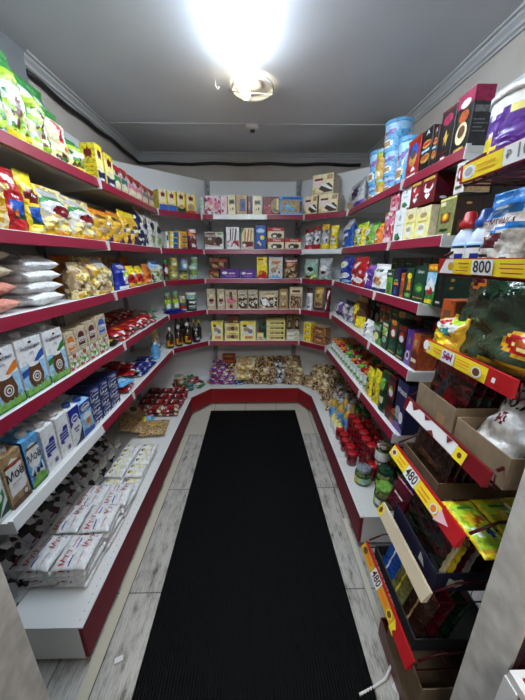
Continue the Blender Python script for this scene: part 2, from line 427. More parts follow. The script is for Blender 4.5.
def crown(name, p, q, inward):
    """stepped cornice between wall and ceiling"""
    mb = MB(); p = Vector((*p, 0)); q = Vector((*q, 0)); n = Vector((*inward, 0))
    prof = [(0, 2.455), (.010, 2.455), (.012, 2.466), (.022, 2.47), (.025, 2.484), (.04, 2.498), (.043, 2.508), (.056, 2.511), (.058, 2.5202), (0, 2.5202)]
    k = len(prof); vs = [tuple(a + n * x + Vector((0, 0, z))) for a in (p, q) for x, z in prof]
    mb.add(vs, [tuple(range(k)), tuple(range(k, 2 * k))[::-1]] + [(i, k + i, k + (i + 1) % k, (i + 1) % k) for i in range(k)], CROWN)
    struct(name, mb)
crown('trim_left', (-1.2199, 1.88), (-1.2199, 3.4), (1, 0)); crown('trim_back', (-1.22, 3.3999), (1.17, 3.3999), (0, -1)); crown('trim_right', (1.1699, .4), (1.1699, 3.4), (-1, 0))
for i, x in enumerate((.49,)):
    struct('trim_floor_right', MB().box(.505, .62, .0002, .53, 1.35, .018, mat((196,190,176), .6)))
struct('trim_floor_left', MB().box(-.653, .62, .0002, -.612, 2.26, .003, mat((186,180,160), .6)).box(-.612, .62, .0002, -.609, 2.26, .0012, mat('dgrey', .8)))

struct('wall_left_pilaster', MB().box(-1.2198, .4, 0, -1.185, 1.88, 2.5198, noise_mat('grey_paint', (118,120,124), (128,130,134), 5, .6)))
# black cable slung under the cornice
pts = []
rc = random.Random(3)
for i in range(13): pts.append((-1.2, 1.9 + i * .115, 2.44 + .006 * math.sin(i * 1.7) - .01 * math.sin(i * .5)))
pts.append((-1.18, 3.36, 2.43))
for i in range(20): pts.append((-1.12 + i * .115, 3.385, 2.43 + .006 * math.sin(i * 1.3)))
tag(MB().tube(pts, .014, mat('black', .5)).build('cable'), 'thick black cable running along the walls just under the cornice', 'cable')

# ceiling fittings
o = empty('ceiling_batten', (-.075, 1.25, 2.52))
tag(o, 'bright bluish white tube lamp running along the middle of the ceiling', 'lamp')
MB().box(-.042, -.68, -.028, .042, .68, -.0005, mat((225,228,232), .4)).build('housing', o)
m, nt, b = new_mat('lit_diffuser'); b.inputs['Base Color'].default_value = (1, 1, 1, 1)
b.inputs['Emission Color'].default_value = (.74, .87, 1, 1); b.inputs['Emission Strength'].default_value = LAMP
MB().prism([(-.034, -.0285), (-.042, -.045), (-.03, -.062), (.03, -.062), (.042, -.045), (.034, -.0285)], -.66, .66, 'y', m).build('diffuser', o)
o = empty('bulb_fixture', (-.02, 2.16, 2.52))
tag(o, 'round clear glass ceiling fixture holding two warm glowing bulbs', 'lamp')
MB().lathe([(.06, 0), (.06, -.012), (.05, -.02)], mat((225,225,225), .3), 24).build('base_plate', o)
g, nt, b = new_mat('clear_glass'); b.inputs['Base Color'].default_value = (.9, .92, .95, 1); b.inputs['Transmission Weight'].default_value = .6; b.inputs['Roughness'].default_value = .35; b.inputs['IOR'].default_value = 1.2
MB().lathe([(.118, -.012), (.13, -.018), (.132, -.03), (.124, -.04), (.116, -.03), (.115, -.016), (.118, -.012)], g, 32, cap=False).build('glass_ring', o)
e, nt, b = new_mat('lit_bulb'); b.inputs['Emission Color'].default_value = (1, .86, .55, 1); b.inputs['Emission Strength'].default_value = 25
for x, y in ((-.04, -.03), (-.05, -.085)):
    MB().lathe([(.004, -.095), (.018, -.088), (.026, -.07), (.022, -.052), (.012, -.036), (.012, -.02)], e, 16, x, y).build('bulb', o)
MB().tube([(-.14, .0, -.03), (-.14, -.01, -.045), (.12, .02, -.045), (.12, .02, -.03)], .003, mat('lgrey', .3, .6)).build('wire_clip', o)
o = empty('lamp_hook', (-.24, 2.12, 2.52)); tag(o, 'small white hook on the ceiling left of the round bulb fixture', 'hook')
MB().tube([(0, 0, 0), (0, 0, -.03), (.012, 0, -.05), (.02, 0, -.035)], .004, mat('white')).build('hook_wire', o)
o = empty('smoke_detector', (-.03, 2.74, 2.52)); tag(o, 'small round white smoke detector on the ceiling seam', 'smoke detector')
MB().lathe([(.055, -.0005), (.055, -.018), (.045, -.03), (.02, -.032)], mat('white'), 24).build('detector_body', o)
MB().lathe([(.02, -.032), (.02, -.044), (.01, -.046)], mat('dgrey'), 14).build('sensor', o)

# rubber mat with lengthwise ribs
mb = MB(); n = 74; x0, x1 = -.455, .42; st = (x1 - x0) / n; prof = [(x0, .0008)]
for i in range(n):
    a = x0 + i * st
    prof += [(a + st * .12, .004), (a + st * .2, .0105), (a + st * .62, .0105), (a + st * .72, .004)]
prof.append((x1, .0008))
rub = noise_mat('black_rubber', (3,4,5), (9,10,12), 40, .8)
rub.node_tree.nodes['Principled BSDF'].inputs['Specular IOR Level'].default_value = .15
k = len(prof); ys = [-1.2, 0, 1.2, 2.69]
vs = [(p[0] + (.045 - .018 * y if False else (-.03 * (y - .6) / 2.1)), y, p[1]) for y in ys for p in prof]
mb.add(vs, [(j * k + i, j * k + i + 1, (j + 1) * k + i + 1, (j + 1) * k + i) for j in range(len(ys) - 1) for i in range(k - 1)] + [tuple(range((len(ys) - 1) * k, len(ys) * k))], rub)
tag(mb.build('rubber_mat'), 'long black ribbed rubber mat on the floor down the middle of the aisle', 'mat')
# white lead on the floor by the right jamb
pts = [(.36, .62, .008), (.42, .64, .006), (.47, .66, .006), (.505, .69, .026), (.53, .74, .02), (.56, .79, .008)]
tag(MB().tube(pts, .0048, mat('white', .4)).build('power_lead'), 'short white power lead curling over the floor by the right door jamb', 'cable')
tag(MB().tube([(.46, .5, .009), (.47, .56, .009), (.5, .62, .009), (.56, .66, .008), (.62, .68, .008)], .0048, mat('offwhite', .4)).build('power_lead'), 'off-white power lead looping out from behind the right door jamb', 'cable')
tag(MB().box(0, 0, 0, .03, .018, .006, mat('white')).build('paper_scrap', None, (-.56, .72, .0005), .4), 'tiny white paper scrap on the planks left of the black mat', 'paper')
tag(MB().box(0, 0, 0, .045, .025, .004, mat('white')).build('paper_scrap', None, (.5, .62, .0005), .7), 'small white paper scrap beside the white lead at the right jamb', 'paper')
# red chest with a white metal rim beyond the right jamb, and the brown cupboard at the left
o = empty('red_chest', (.413, .293, 0)); tag(o, 'red chest with a white metal rim in the bottom right corner', 'chest')
MB().box(.004, -.45, .03, .45, -.004, .835, mat('dred', .3)).build('chest_body', o)
MB().box(0, -.45, .8355, .45, 0, .852, mat((215,215,215), .3)).box(-.002, -.022, .03, .02, .002, .835, mat((215,215,215), .3)).build('white_rim', o)
MB().box(.012, -.44, .8522, .44, -.012, .856, mat('red', .3)).build('red_lid', o)
for x, y in ((.01, -.03), (.41, -.03), (.01, -.44), (.41, -.44)): MB().box(x, y, 0, x + .025, y + .02, .0295, mat('black')).build('foot', o)
struct('trim_left_brown_casing', MB().box(-1.2, .305, 0, -.475, .3195, .8, mat((96,66,44), .5)))
struct('trim_right_maroon_panel', MB().box(.455, .312, 0, 1.3, .3195, .93, mat((52,20,30), .5)))

# ------------------------------------------------------------------ shelving racks
WHT = mat((214,214,212), .35); GRY = mat((150,152,156), .4); RAIL = mat((126,14,44), .4); KICK = mat((112,2,34), .7); KRED = mat((130,4,16), .5)
PANEL = mat((212,214,216), .5); PANELD = mat((120,120,124), .5)
def rack(label, keys, basekey, seams, depth_to, headed=True):
    """keys: upper shelves; seams: (t0, t1) along the run; depth_to: distance from the base front line to the back panel"""
    p0, dr, n, deck, L = frame(basekey)
    t0, t1 = seams
    o = empty('shelving_rack', (p0.x + dr.x * t0, p0.y + dr.y * t0, 0), math.atan2(dr.y, dr.x))
    tag(o, label, 'shelving'); W = t1 - t0
    inv = Matrix.Rotation(-math.atan2(dr.y, dr.x), 3, 'Z')
    kick = KRED if basekey[0] in 'BC' else KICK
    b = MB(); b.prism([(0, .024), (0, .2), (-.0, .2), (depth_to, .2), (depth_to, .024), (.03, .024)], .001, W - .001, 'x', WHT); b.build('base_deck', o)
    f = MB(); f.prism([(-.0005, .03), (-.0005, .194), (-.016, .192), (-.016, .03)], .002, W - .002, 'x', kick); f.build('kick_panel', o)
    lip = MB(); lip.prism([(-.001, .1942), (-.0185, .1942), (-.0185, .2005), (.004, .2025), (.004, .2005)], .001, W - .001, 'x', WHT)
    for i in range(int(W / .03)): lip.box(.02 + i * .03, .001, .2026, .026 + i * .03, .0035, .2029, mat('grey'))
    lip.build('base_lip', o)
    for t in (.02, W - .05): MB().box(t, .05, 0, t + .03, depth_to - .05, .0235, mat('dgrey')).build('foot', o)
    bp = MB(); bp.box(.002, depth_to + .001, .024, W - .002, depth_to + .02, 2.25, PANEL); bp.build('back_panel', o)
    for t in (.001, W - .031):
        u = MB(); u.box(t, depth_to - .03, .2005, t + .03, depth_to, 2.26, GRY)
        for z in range(36): u.box(t + .011, depth_to - .0305, .22 + z * .056, t + .019, depth_to - .03, .25 + z * .056, mat('black'))
        u.build('upright', o)
    for i, k in enumerate(keys):
        q0, d2, n2, z, L2 = frame(k)
        off = (q0 - p0).dot(n)                       # set back from the base line
        a, c = .003, W - .003
        if basekey[0] == 'C' or basekey[:1] == 'B':
            ta = (q0 - p0).dot(dr) - t0; a = max(ta, -.2) if basekey[0] == 'C' else a
            if basekey[0] == 'C': c = ta + L2
        sh = MB().box(a, off, z - .022, c, depth_to - .03, z, WHT).build('shelf', o)
        rl = MB(); RP = [(off - .0005, z + .004), (off - .007, z + .004), (off - .017, z - .038), (off - .0005, z - .04)]
        segs = [(a + .004, c - .004, RAIL)]
        if k == 'L5' and t0 < .5: segs = [(a + .004, .58, WHT), (.58, c - .004, RAIL)]     # the insert is missing from part of the rail
        if k == 'B1': segs = [(a + .004, a + .1, RAIL), (a + .1, a + .59, WHT), (a + .59, c - .004, RAIL)]
        for u0, u1, m_ in segs: rl.prism(RP, u0, u1, 'x', m_)
        rl.prism([(off - .008, z + .0035), (off - .004, z + .006), (off - .0005, z + .006), (off - .0005, z + .0035)], a + .003, c - .003, 'x', mat((225,225,228), .3))
        rl.build('price_rail', sh)
        for e in (a, c):
            s = 1 if e == a else -1
            br = MB(); x_ = e + (s * .0005); prof = [(off - .019, z + .007), (off - .021, z - .042), (off + .03, z - .045), (depth_to - .031, z - .075), (depth_to - .031, z - .023), (off + .0005, z - .0225), (off - .0007, z + .007)]
            br.prism(prof, min(x_, x_ + s * .004), max(x_, x_ + s * .004), 'x', WHT); br.build('bracket', sh)
    return o
DL = 1.17 - .672
rack('white left rack nearest the doorway, milk cartons on its shelves', ['L1','L2','L3','L4','L5'], 'L6', (0, .95), DL)
rack('white left rack further in, red packets on its middle shelves', ['L1','L2','L3','L4','L5'], 'L6', (.953, 1.87), DL)
rack('right rack further in, floral bags and spice jars on its shelves', ['R1','R2','R3','R4','R5'], 'R6', (.06, 1.0), 1.13 - .558)
rack('right rack nearest the doorway, dark tea boxes on its shelves', ['R1','R2','R3','R4','R5'], 'R6', (1.003, 1.49), 1.13 - .558)
rack('back rack facing the doorway with kraft and yellow boxes', ['B1','B2','B3','B4','B5'], 'B6', (.03, .96), .44)
def corner(label, side):
    P = ((-.672, 2.62), (-.5, 2.84)) if side == 'CL' else ((.44, 2.84), (.558, 2.62))
    Bk = ((-1.17, 2.62), (-.5, 3.28)) if side == 'CL' else ((.44, 3.28), (1.13, 2.62))
    o = empty('corner_shelving_rack', (*P[0], 0)); tag(o, label, 'shelving'); ox, oy = P[0]
    def slab(mb, poly, z0, z1, m_): mb.prism([(x - ox, y - oy) for x, y in poly], z0, z1, 'z', m_)
    poly = [P[0], P[1], Bk[1], Bk[0]]
    b = MB(); slab(b, poly, .024, .2, WHT); b.build('base_deck', o)
    d = Vector((P[1][0] - P[0][0], P[1][1] - P[0][1])).normalized(); nn = Vector((d.y, -d.x))
    def strip(A_, B_, th, z0, z1, m_, nm, par, g=.0006):
        A_ = Vector(A_) + nn * g; B_ = Vector(B_) + nn * g
        mb = MB(); slab(mb, [tuple(A_), tuple(B_), tuple(B_ + nn * th), tuple(A_ + nn * th)][::-1], z0, z1, m_); return mb.build(nm, par)
    strip(P[0], P[1], .014, .03, .194, KRED, 'kick_panel', o)
    strip(P[0], P[1], .017, .1945, .202, WHT, 'base_lip', o)
    db = Vector((Bk[1][0] - Bk[0][0], Bk[1][1] - Bk[0][1])).normalized(); nb = Vector((-db.y, db.x))
    A_, B_ = Vector(Bk[0]), Vector(Bk[1]); mb = MB()
    slab(mb, [tuple(A_ + nb * .002), tuple(B_ + nb * .002), tuple(B_ + nb * .02), tuple(A_ + nb * .02)], .024, 2.25, PANEL); mb.build('back_panel', o)
    mb = MB(); mb.box(P[1][0] - ox - .012 if side == 'CL' else -.004, 3.24 - oy, .201, P[1][0] - ox - .002 if side == 'CL' else .006, 3.272 - oy, 2.26, GRY); mb.build('upright', o)
    for k in range(1, 6):
        q0, d2, n2, z, L2 = frame('%s%d' % (side, k)); q1 = q0 + d2 * L2
        nn = Vector((d2.y, -d2.x))
        poly = [tuple(q0), tuple(q1), (Bk[1][0] - (.006 if side == 'CL' else .004), Bk[1][1] - .004), (Bk[0][0] + .004, Bk[0][1] + .008)]
        if side == 'CR': poly = [tuple(q0), tuple(q1), (1.126, 2.63), (.446, 3.272)]
        mb = MB(); slab(mb, poly, z - .022, z, WHT); sh = mb.build('shelf', o)
        strip(q0, q1, .009, z - .04, z + .004, WHT if (side == 'CR' and k == 2) else RAIL, 'price_rail', sh)
        for q in (q0, q1 - d2 * .006):
            mb = MB(); slab(mb, [tuple(q + nn * .0101), tuple(q + d2 * .006 + nn * .0101), tuple(q + d2 * .006 + nn * .018), tuple(q + nn * .018)][::-1], z - .045, z + .008, WHT); mb.build('rail_end', sh)
    return o
corner('left corner rack between the left and back racks, sauce bottles on it', 'CL')
corner('right corner rack between back and right racks, cake boxes on top', 'CR')

# ------------------------------------------------------------------ the goods: name, category, look, shape, base tone, depth, artwork, options
STAR = 'p .5,.95,.57,.84,.75,.86,.64,.76,.7,.62,.5,.68,.3,.62,.36,.76,.25,.86,.43,.84 dred;r .25 .7 .75 .82 dred'
K = {
'green_snack': ('snack_bag','bag','tall green and white vegetable bag','pouch','veg',.1,'r 0 .8 1 1 green;p 0,.55,1,.75,1,.85,0,.7 lime;e .35 .82 .22 .07 white;p .4,.2,.52,.2,.62,.5,.5,.62,.44,.5 brown;e .5 .66 .14 .06 offwhite;e .7 .4 .2 .1 white;r .1 .04 .9 .12 lime',{}),
'lime_snack': ('snack_bag','bag','lime green and cream vegetable bag','pouch','veg',.1,'r 0 .72 1 1 green;r 0 .62 1 .74 lime;e .5 .5 .3 .12 white;p .3,.15,.45,.15,.6,.45,.5,.5 brown;r 0 0 1 .1 yellow',{}),
'cream_snack': ('snack_bag','bag','cream bag with red ribbon print','pouch','cream',.09,'r 0 .8 1 1 green;p .2,.75,.45,.75,.6,.4,.4,.4 red;e .7 .6 .2 .12 white;r 0 .05 1 .22 veg;r .5 .25 .9 .36 orange',{}),
'star_carton': ('cereal_box','carton','yellow carton with dark red star','box','lyellow',.08,'r 0 .85 1 1 yellow;%s;r 0 .02 1 .34 navy;e .5 .4 .4 .1 cream;r .2 .1 .8 .16 white'%STAR,{'side':'yellow','sart':STAR+';r .15 .5 .85 .52 dyellow;r .15 .4 .85 .42 dyellow;r .15 .3 .85 .32 dyellow;r .15 .2 .85 .22 dyellow'}),
'red_star': ('cereal_box','carton','{k} carton with red top and star','box','offwhite',.1,'r 0 .8 1 1 red;%s;r 0 .4 1 .62 $;e .5 .3 .35 .16 cream;p .3,0,.5,.25,.6,.2,.5,0 gold;p .6,0,.75,.2,.85,.15,.8,0 gold'%STAR,{'side':'red'}),
'star_blue': ('cereal_box','carton','yellow carton with star and blue base','box','cream',.1,'r .82 0 1 1 yellow;%s;r 0 .04 1 .36 blue;p 0,.3,.5,.45,1,.3,1,.36,0,.36 cream'%STAR,{'side':'yellow'}),
'star_green': ('cereal_box','carton','yellow carton with star and green base','box','cream',.1,'r .82 0 1 1 yellow;%s;r 0 .04 1 .3 dgreen;e .5 .3 .4 .1 gold'%STAR,{'side':'yellow'}),
'star_red': ('cereal_box','carton','yellow carton with star and brick-red foot','box','cream',.1,'r .82 0 1 1 yellow;%s;e .5 .32 .4 .2 tan;r 0 .02 1 .16 dorange'%STAR,{'side':'yellow'}),
'red_pasta_bag': ('pasta_bag','pasta bag','red pasta bag with landscape picture','pouch','red',.07,'r 0 0 .25 .7 pasta;e .1 .62 .4 .12 pasta;e .62 .83 .16 .07 white;p .2,0,1,0,1,.6,.55,.68,.2,.6 red;r .34 .2 .86 .5 blue;p .34,.2,.86,.2,.86,.32,.6,.26,.34,.36 dgreen;e .5 .3 .08 .06 orange;t Pasta .6 .56 .05 white;r .4 .09 .84 .12 white',{}),
'yellow_pasta_bag': ('pasta_bag','pasta bag','yellow pasta bag with landscape picture','pouch','yellow',.07,'e .45 .62 .38 .11 dred;t Pasta .45 .62 .05 white;r .12 .15 .85 .42 blue;p .12,.15,.85,.15,.85,.25,.5,.22,.12,.3 dgreen;r .1 .04 .9 .1 lyellow',{}),
'vermicelli_bag': ('vermicelli_bag','pasta bag','clear vermicelli bag with red oval logo','pouch','noodle',.09,'r 0 .62 1 1 noodle;e .4 .86 .3 .08 lgrey;p 0,.6,.3,.72,.95,.45,.95,.6,.5,.8,0,.75 green;e .45 .58 .42 .13 white;e .6 .54 .26 .1 dred;r .1 .02 .9 .14 dyellow;r .3 .03 .6 .1 orange',{}),
'orange_bag': ('grain_bag','bag','orange bag with blue round badge','pouch','dyellow',.08,'r 0 .88 1 1 orange;e .4 .78 .3 .07 brown;e .68 .62 .16 .09 cobalt;e .68 .62 .1 .05 white;e .35 .4 .22 .12 tan;p .4,.05,.9,.05,.95,.35 dpurple;r .05 .04 .4 .12 orange',{}),
'mustard_bag': ('grain_bag','bag','tilted mustard bag with purple foot','pouch','dyellow',.08,'p .2,.5,.9,.7,.9,.5,.2,.35 cream;e .5 .55 .3 .06 brown;r .2 0 1 .28 dpurple;r 0 .85 1 1 yellow;r .1 .35 .3 .45 blue',{}),
'navy_tile_pack': ('cereal_pack','packet','navy packet of white squares','pouch','navytile',.06,'r 0 .9 1 1 tan;e .3 .85 .1 .04 white;e .7 .8 .1 .04 white',{}),
'cream_pack': ('cereal_pack','packet','narrow pale packet of printed pictures','pouch','offwhite',.06,'e .5 .6 .3 .12 dgrey;r .2 .15 .8 .35 lgreen;e .5 .25 .2 .07 tan;r 0 .9 1 1 beige',{}),
'white_sleeve': ('sleeve_pack','packet','slim white upright packet','box','white',.06,'r .2 .5 .8 .8 navy',{}),
'blue_yellow_tin': ('fish_tin','tin','blue and yellow flat tin','box','yellow',.07,'r .45 .1 1 .9 blue;e .3 .5 .2 .3 white;e .6 .5 .15 .25 teal',{'top':'silver'}),
'yellow_tin': ('fish_tin','tin','amber flat tin with cream end','box','dyellow',.07,'r 0 .1 .2 .9 cream;e .6 .5 .25 .3 orange;r .4 .05 1 .3 teal',{'top':'silver'}),
'red_choc_pouch': ('chocolate_pouch','bag','dark red pouch of marshmallow print','pouch','dred',.06,'e .3 .75 .25 .1 orange;e .65 .6 .2 .1 ppink;e .4 .45 .3 .1 brown;p .3,.3,.8,.2,.7,.1,.3,.1 white;r .2 .86 .9 .98 white',{}),
'cookie_bag': ('cookie_bag','bag','clear bag of golden cookies','pouch','cookies',.1,'r 0 .88 1 1 noodle;e .5 .6 .4 .15 pasta;r 0 0 1 .2 pasta',{}),
'pasta_shell_bag': ('pasta_bag','pasta bag','clear bulging bag of shell pasta','pouch','pasta',.12,'r .3 .75 .8 1 lgrey;e .55 .5 .38 .2 noodle;e .5 .2 .4 .12 cookies',{}),
'grey_shampoo_pouch': ('small_bag','bag','small grey pouch with yellow foot','pouch','grey',.05,'r .2 .5 .8 .8 white;e .5 .4 .3 .1 orange;r 0 0 1 .15 yellow',{}),
'blue_white_bag': ('rice_bag','bag','cobalt bag with white panel','pouch','cobalt',.08,'r .28 .2 .85 .72 white;p .3,.6,.8,.7,.85,.55,.35,.5 lime;e .5 .85 .3 .08 silver;r .1 .05 .9 .16 white',{}),
'red_yellow_bag': ('candy_bag','bag','red and yellow bag','pouch','red',.08,'p 0,.6,1,.8,1,1,0,1 yellow;e .5 .6 .3 .12 white;e .6 .4 .2 .1 orange;r 0 .05 1 .2 dyellow',{}),
'orange_soup_bag': ('snack_bag','bag','orange bag with red picture','pouch','orange',.07,'e .5 .7 .3 .12 dorange;e .5 .4 .35 .15 red;r .2 .1 .8 .2 white',{}),
'meadow_bag': ('flour_bag','bag','pale bag with green meadow print','pouch','sky',.1,'r .1 .85 .9 1 lgrey;r 0 0 1 .5 veg;e .5 .6 .3 .15 white;p 0,.5,1,.4,1,.5,0,.6 cream;r .1 .78 .9 .86 blue',{}),
'red_green_can': ('food_can','can','slim red and green can','can','dred',.07,'r 0 0 1 .15 green;r 0 .85 1 1 green;e .5 .5 .3 .15 white',{}),
'olive_jar': ('olive_jar','jar','olive green jar with gold lid','jar','olive',.08,'r 0 .2 1 .8 lgreen;e .5 .5 .3 .25 cream',{'lid':'gold','lab':'gold'}),
'caper_jar': ('olive_jar','jar','squat yellow-green jar','jar','olive',.08,'r 0 .3 1 .8 lyellow;e .5 .5 .2 .2 green',{'lid':'dgreen','lab':'gold'}),
'purple_lid_jar': ('olive_jar','jar','pale jar with purple lid','jar','mint',.06,'e .5 .5 .3 .4 white',{'lid':'violet','lab':'lblue'}),
'pea_can': ('pea_can','can','mint green vegetable can','can','mint',.08,'r 0 .35 1 .75 olive;e .5 .55 .25 .15 lgreen;r 0 .8 1 .9 white',{}),
'cowpot_carton': ('milk_carton','milk carton','white milk carton, clay pot and {k} band','carton','white',.075,'r 0 0 1 .55 sky;p 0,.45,.45,.52,.8,.7,1,.76,1,.62,.7,.55,.4,.4,0,.34 $;p .3,.52,.74,.52,.84,.3,.74,.12,.3,.12,.2,.3 brown;e .52 .53 .22 .035 white;e .52 .3 .17 .1 white;e .52 .3 .13 .075 brown;e .52 .3 .09 .05 white;e .52 .3 .05 .03 brown;p 0,0,0,.16,.08,.12,.14,.2,.2,.1,.28,.17,.36,.09,.45,.16,.55,.08,.62,.17,.7,.1,.8,.2,.88,.1,1,.17,1,0 lgreen;r 0 0 1 .035 green;t Буренкино .5 .85 .06 navy;t 3,2% .5 .74 .035 navy;e .5 .93 .07 .02 black',{'sart':'r 0 0 1 .15 green;r .1 .3 .9 .6 lgrey'}),
'badge_carton': ('canned_meat_box','carton','beige carton with {k} arched badge','box','beige',.08,'r .2 .5 .8 .78 $;e .5 .78 .3 .12 $;r .26 .62 .74 .74 white;r .3 .64 .7 .72 $;t Сайка .5 .7 .08 white;r .22 .52 .78 .54 white;r 0 .02 1 .42 spices;e .25 .3 .18 .06 beige;e .75 .28 .18 .06 beige',{'side':'beige'}),
'herb_jar': ('pickle_jar','jar','green jar with pale green lid','jar','olive',.07,'r 0 .2 1 .6 lgreen;e .5 .4 .3 .2 white',{'lid':'mint','lab':'lime'}),
'pate_tin': ('food_can','can','small white tin with red and gold print','can','offwhite',.07,'r 0 .2 1 .45 red;e .5 .7 .3 .12 gold;r 0 .45 1 .55 teal',{}),
'green_label_tub': ('pea_tub','tub','dark green tub with white top','tub','dgreen',.1,'r 0 .75 1 1 mint;e .5 .55 .35 .08 white;r .15 .3 .85 .36 white;r .15 .18 .85 .22 lgrey',{'lid':'white'}),
'green_milk': ('milk_carton','milk carton','white and green milk carton','carton','white',.06,'p 0,.3,.9,.65,.9,.45,.1,0,0,0 green;e .5 .5 .25 .1 white;p .3,.1,1,.35,1,.1 dgreen;r .2 .8 .8 .86 dgreen',{}),
'brown_milk': ('milk_carton','milk carton','brown and white milk carton','carton','tan',.06,'p .1,.2,.12,.75,.5,.9,.9,.8,.95,.3,.6,.14 white;r .08 .76 .9 .82 brown;e .55 .78 .3 .03 dorange;t Моё .5 .58 .16 black;t молоко .5 .44 .04 grey;r .1 .12 .9 .24 tan;e .75 .16 .14 .07 brown;e .75 .16 .1 .05 white;r 0 0 1 .1 brown',{'sart':'r 0 .3 1 1 beige'}),
'blue_milk': ('milk_carton','milk carton','blue milk carton with cow print','carton','lblue',.06,'e .5 .62 .44 .26 white;r .12 .78 .88 .83 brown;t Моё .5 .6 .16 black;p .05,.3,.3,.45,.5,.3,.9,.42,.95,.2,.4,.15 white;p .1,.25,.3,.35,.35,.2 navy;p .6,.3,.8,.42,.85,.25 navy;p 0,0,0,.12,.5,.26,1,.16,1,0 lgreen;r 0 0 1 .05 green;e .5 .3 .12 .05 navy',{'sart':'r 0 0 1 1 blue;r .2 .2 .8 .5 lblue'}),
'stripe_milk': ('milk_carton','milk carton','white milk carton with blue block stripes','carton','white',.06,'p .12,.6,.12,.35,.4,.32,.4,.4,.85,.4,.85,.72,.5,.72,.4,.62 cobalt;r .12 .46 .86 .475 white;r .12 .53 .86 .545 white;r .3 .6 .86 .615 white;r .3 .4 .86 .41 white;r .5 .1 .8 .22 lgrey;r .55 .12 .75 .2 violet',{'sart':'r .1 .3 .9 .5 lgrey'}),
'navy_milk': ('milk_carton','milk carton','royal blue and white milk carton','carton','white',.06,'p 0,.5,0,1,1,1,1,.55,.6,.72 cobalt;e .5 .7 .34 .12 white;e .5 .7 .26 .09 blue;r .3 .68 .7 .72 white;r .25 .42 .75 .48 grey;r .35 .34 .65 .38 blue;p 0,0,1,0,1,.4,.5,.1 navy',{'cap':'blue'}),
'icecream_milk': ('milk_carton','milk carton','blue carton with dessert bowl picture','carton','sky',.06,'r 0 .7 1 1 blue;e .5 .84 .4 .1 white;e .5 .84 .34 .07 navy;r .2 .8 .8 .86 white;e .5 .55 .35 .12 white;e .55 .35 .3 .15 silver;e .55 .38 .2 .08 orange;p 0,0,1,0,1,.14,0,.2 blue',{'cap':'blue'}),
'navy_pack': ('sterilised_milk_pack','packet','navy packet with white sprigs','box','busyblue',.12,'r 0 .9 1 1 navy;r .05 .4 .95 .6 navy;r .15 .45 .85 .54 white;p .1,.1,.3,.3,.4,.1 white;p .6,.7,.75,.9,.85,.7 sky',{'top':'navy','side':'navy'}),
'sauce_bottle': ('sauce_bottle','bottle','dark sauce bottle with yellow label','bottle','dbrown',.07,'r .1 .1 .9 .8 dyellow;e .5 .5 .25 .25 dred;p .3,.7,.5,.95,.7,.7 black',{'lid':'offwhite','lab':'black'}),
'round_sauce': ('sauce_bottle','bottle','round black bottle with violet label','bottle','black',.07,'r .1 .2 .9 .8 dpurple;e .5 .5 .25 .2 silver',{'lid':'lgrey','lab':'black'}),
'dark_bottle': ('vinegar_bottle','bottle','tall black vinegar bottle','bottle','black',.05,'r .1 .3 .9 .8 dbrown',{'lid':'black','lab':'dgrey'}),
'yellow_cap_bottle': ('sauce_bottle','bottle','small bottle with yellow cap','bottle','dbrown',.05,'',{'lid':'yellow'}),
'white_box': ('cookie_box','box','slim white box','box','offwhite',.1,'r .2 .5 .8 .9 mint',{}),
'pink_box': ('marshmallow_box','box','wide pink box of marshmallows','box','pinkp',.12,'p .05,.95,.5,.9,.85,.95,.85,.99,.05,.99 white;e .4 .45 .14 .1 cream;e .45 .12 .16 .1 white;e .45 .12 .08 .06 grey;e .75 .5 .18 .2 pink;r .6 .1 .8 .16 dred',{}),
'pale_pink_box': ('marshmallow_box','box','narrow pale pink box','box','lpink',.12,'r .1 .15 .4 .3 magenta;e .5 .6 .3 .2 ppink',{}),
'cream_box': ('cookie_box','box','cream box with black emblem','box','cream',.12,'r .2 .55 .85 .78 olive;r .28 .6 .77 .73 black;p .3,.3,.45,.38,.4,.25 black;p .55,.33,.65,.42,.75,.3,.65,.22 black',{}),
'cookie_window_box': ('cookie_box','box','brown box with blue window','box','tan',.12,'r .35 .2 .85 .8 brown;r .42 .25 .8 .72 blue;e .6 .5 .12 .15 navy;r .15 .1 .2 .9 beige',{}),
'maroon_box': ('cookie_box','box','narrow maroon box','box','maroon',.12,'r .2 .3 .5 .7 pink',{}),
'berry_box': ('cookie_box','box','dark red box with cookie circle','box','dred',.12,'r .02 .1 .45 .9 busyred;e .8 .5 .32 .4 tan;e .7 .3 .06 .06 dbrown;e .85 .25 .06 .06 dbrown;r .85 .3 .95 .9 cream',{}),
'blue_window_box': ('cookie_box','box','bright blue box with clear window','box','lblue',.12,'r .08 .15 .86 .8 tan;e .45 .45 .28 .2 lblue;e .4 .5 .1 .1 mint;e .6 .55 .1 .1 gold;r .88 .15 .98 .75 brown;r .1 .85 .95 .95 blue',{}),
'wafer_cake': ('cake_box','cake box','cream wafer cake box','box','cream',.16,'r .02 .02 .98 .12 beige;p .3,.3,.5,.5,.8,.55,.97,.35,.95,.12,.6,.1 dbrown;p .35,.5,.6,.55,.97,.25,.9,.2 white;e .25 .6 .2 .18 lpink;r .1 .7 .5 .8 dred;r .7 .72 .95 .95 tan;e .08 .2 .06 .08 gold',{'side':'beige','top':'beige'}),
'rice_pie_box': ('pie_box','box','brown and white chocolate pie box','box','offwhite',.1,'p 0,.3,0,.95,.55,.95,.6,.5,.4,.25 brown;t CHOCO .27 .78 .12 white;t PIE .27 .6 .12 white;e .72 .5 .22 .24 brown;e .72 .5 .18 .2 dbrown;r 0 0 1 .15 white;p 0,.3,.4,.25,.8,.2,.8,.25,.3,.35 dred;e .8 .9 .14 .06 lgreen',{'side':'brown'}),
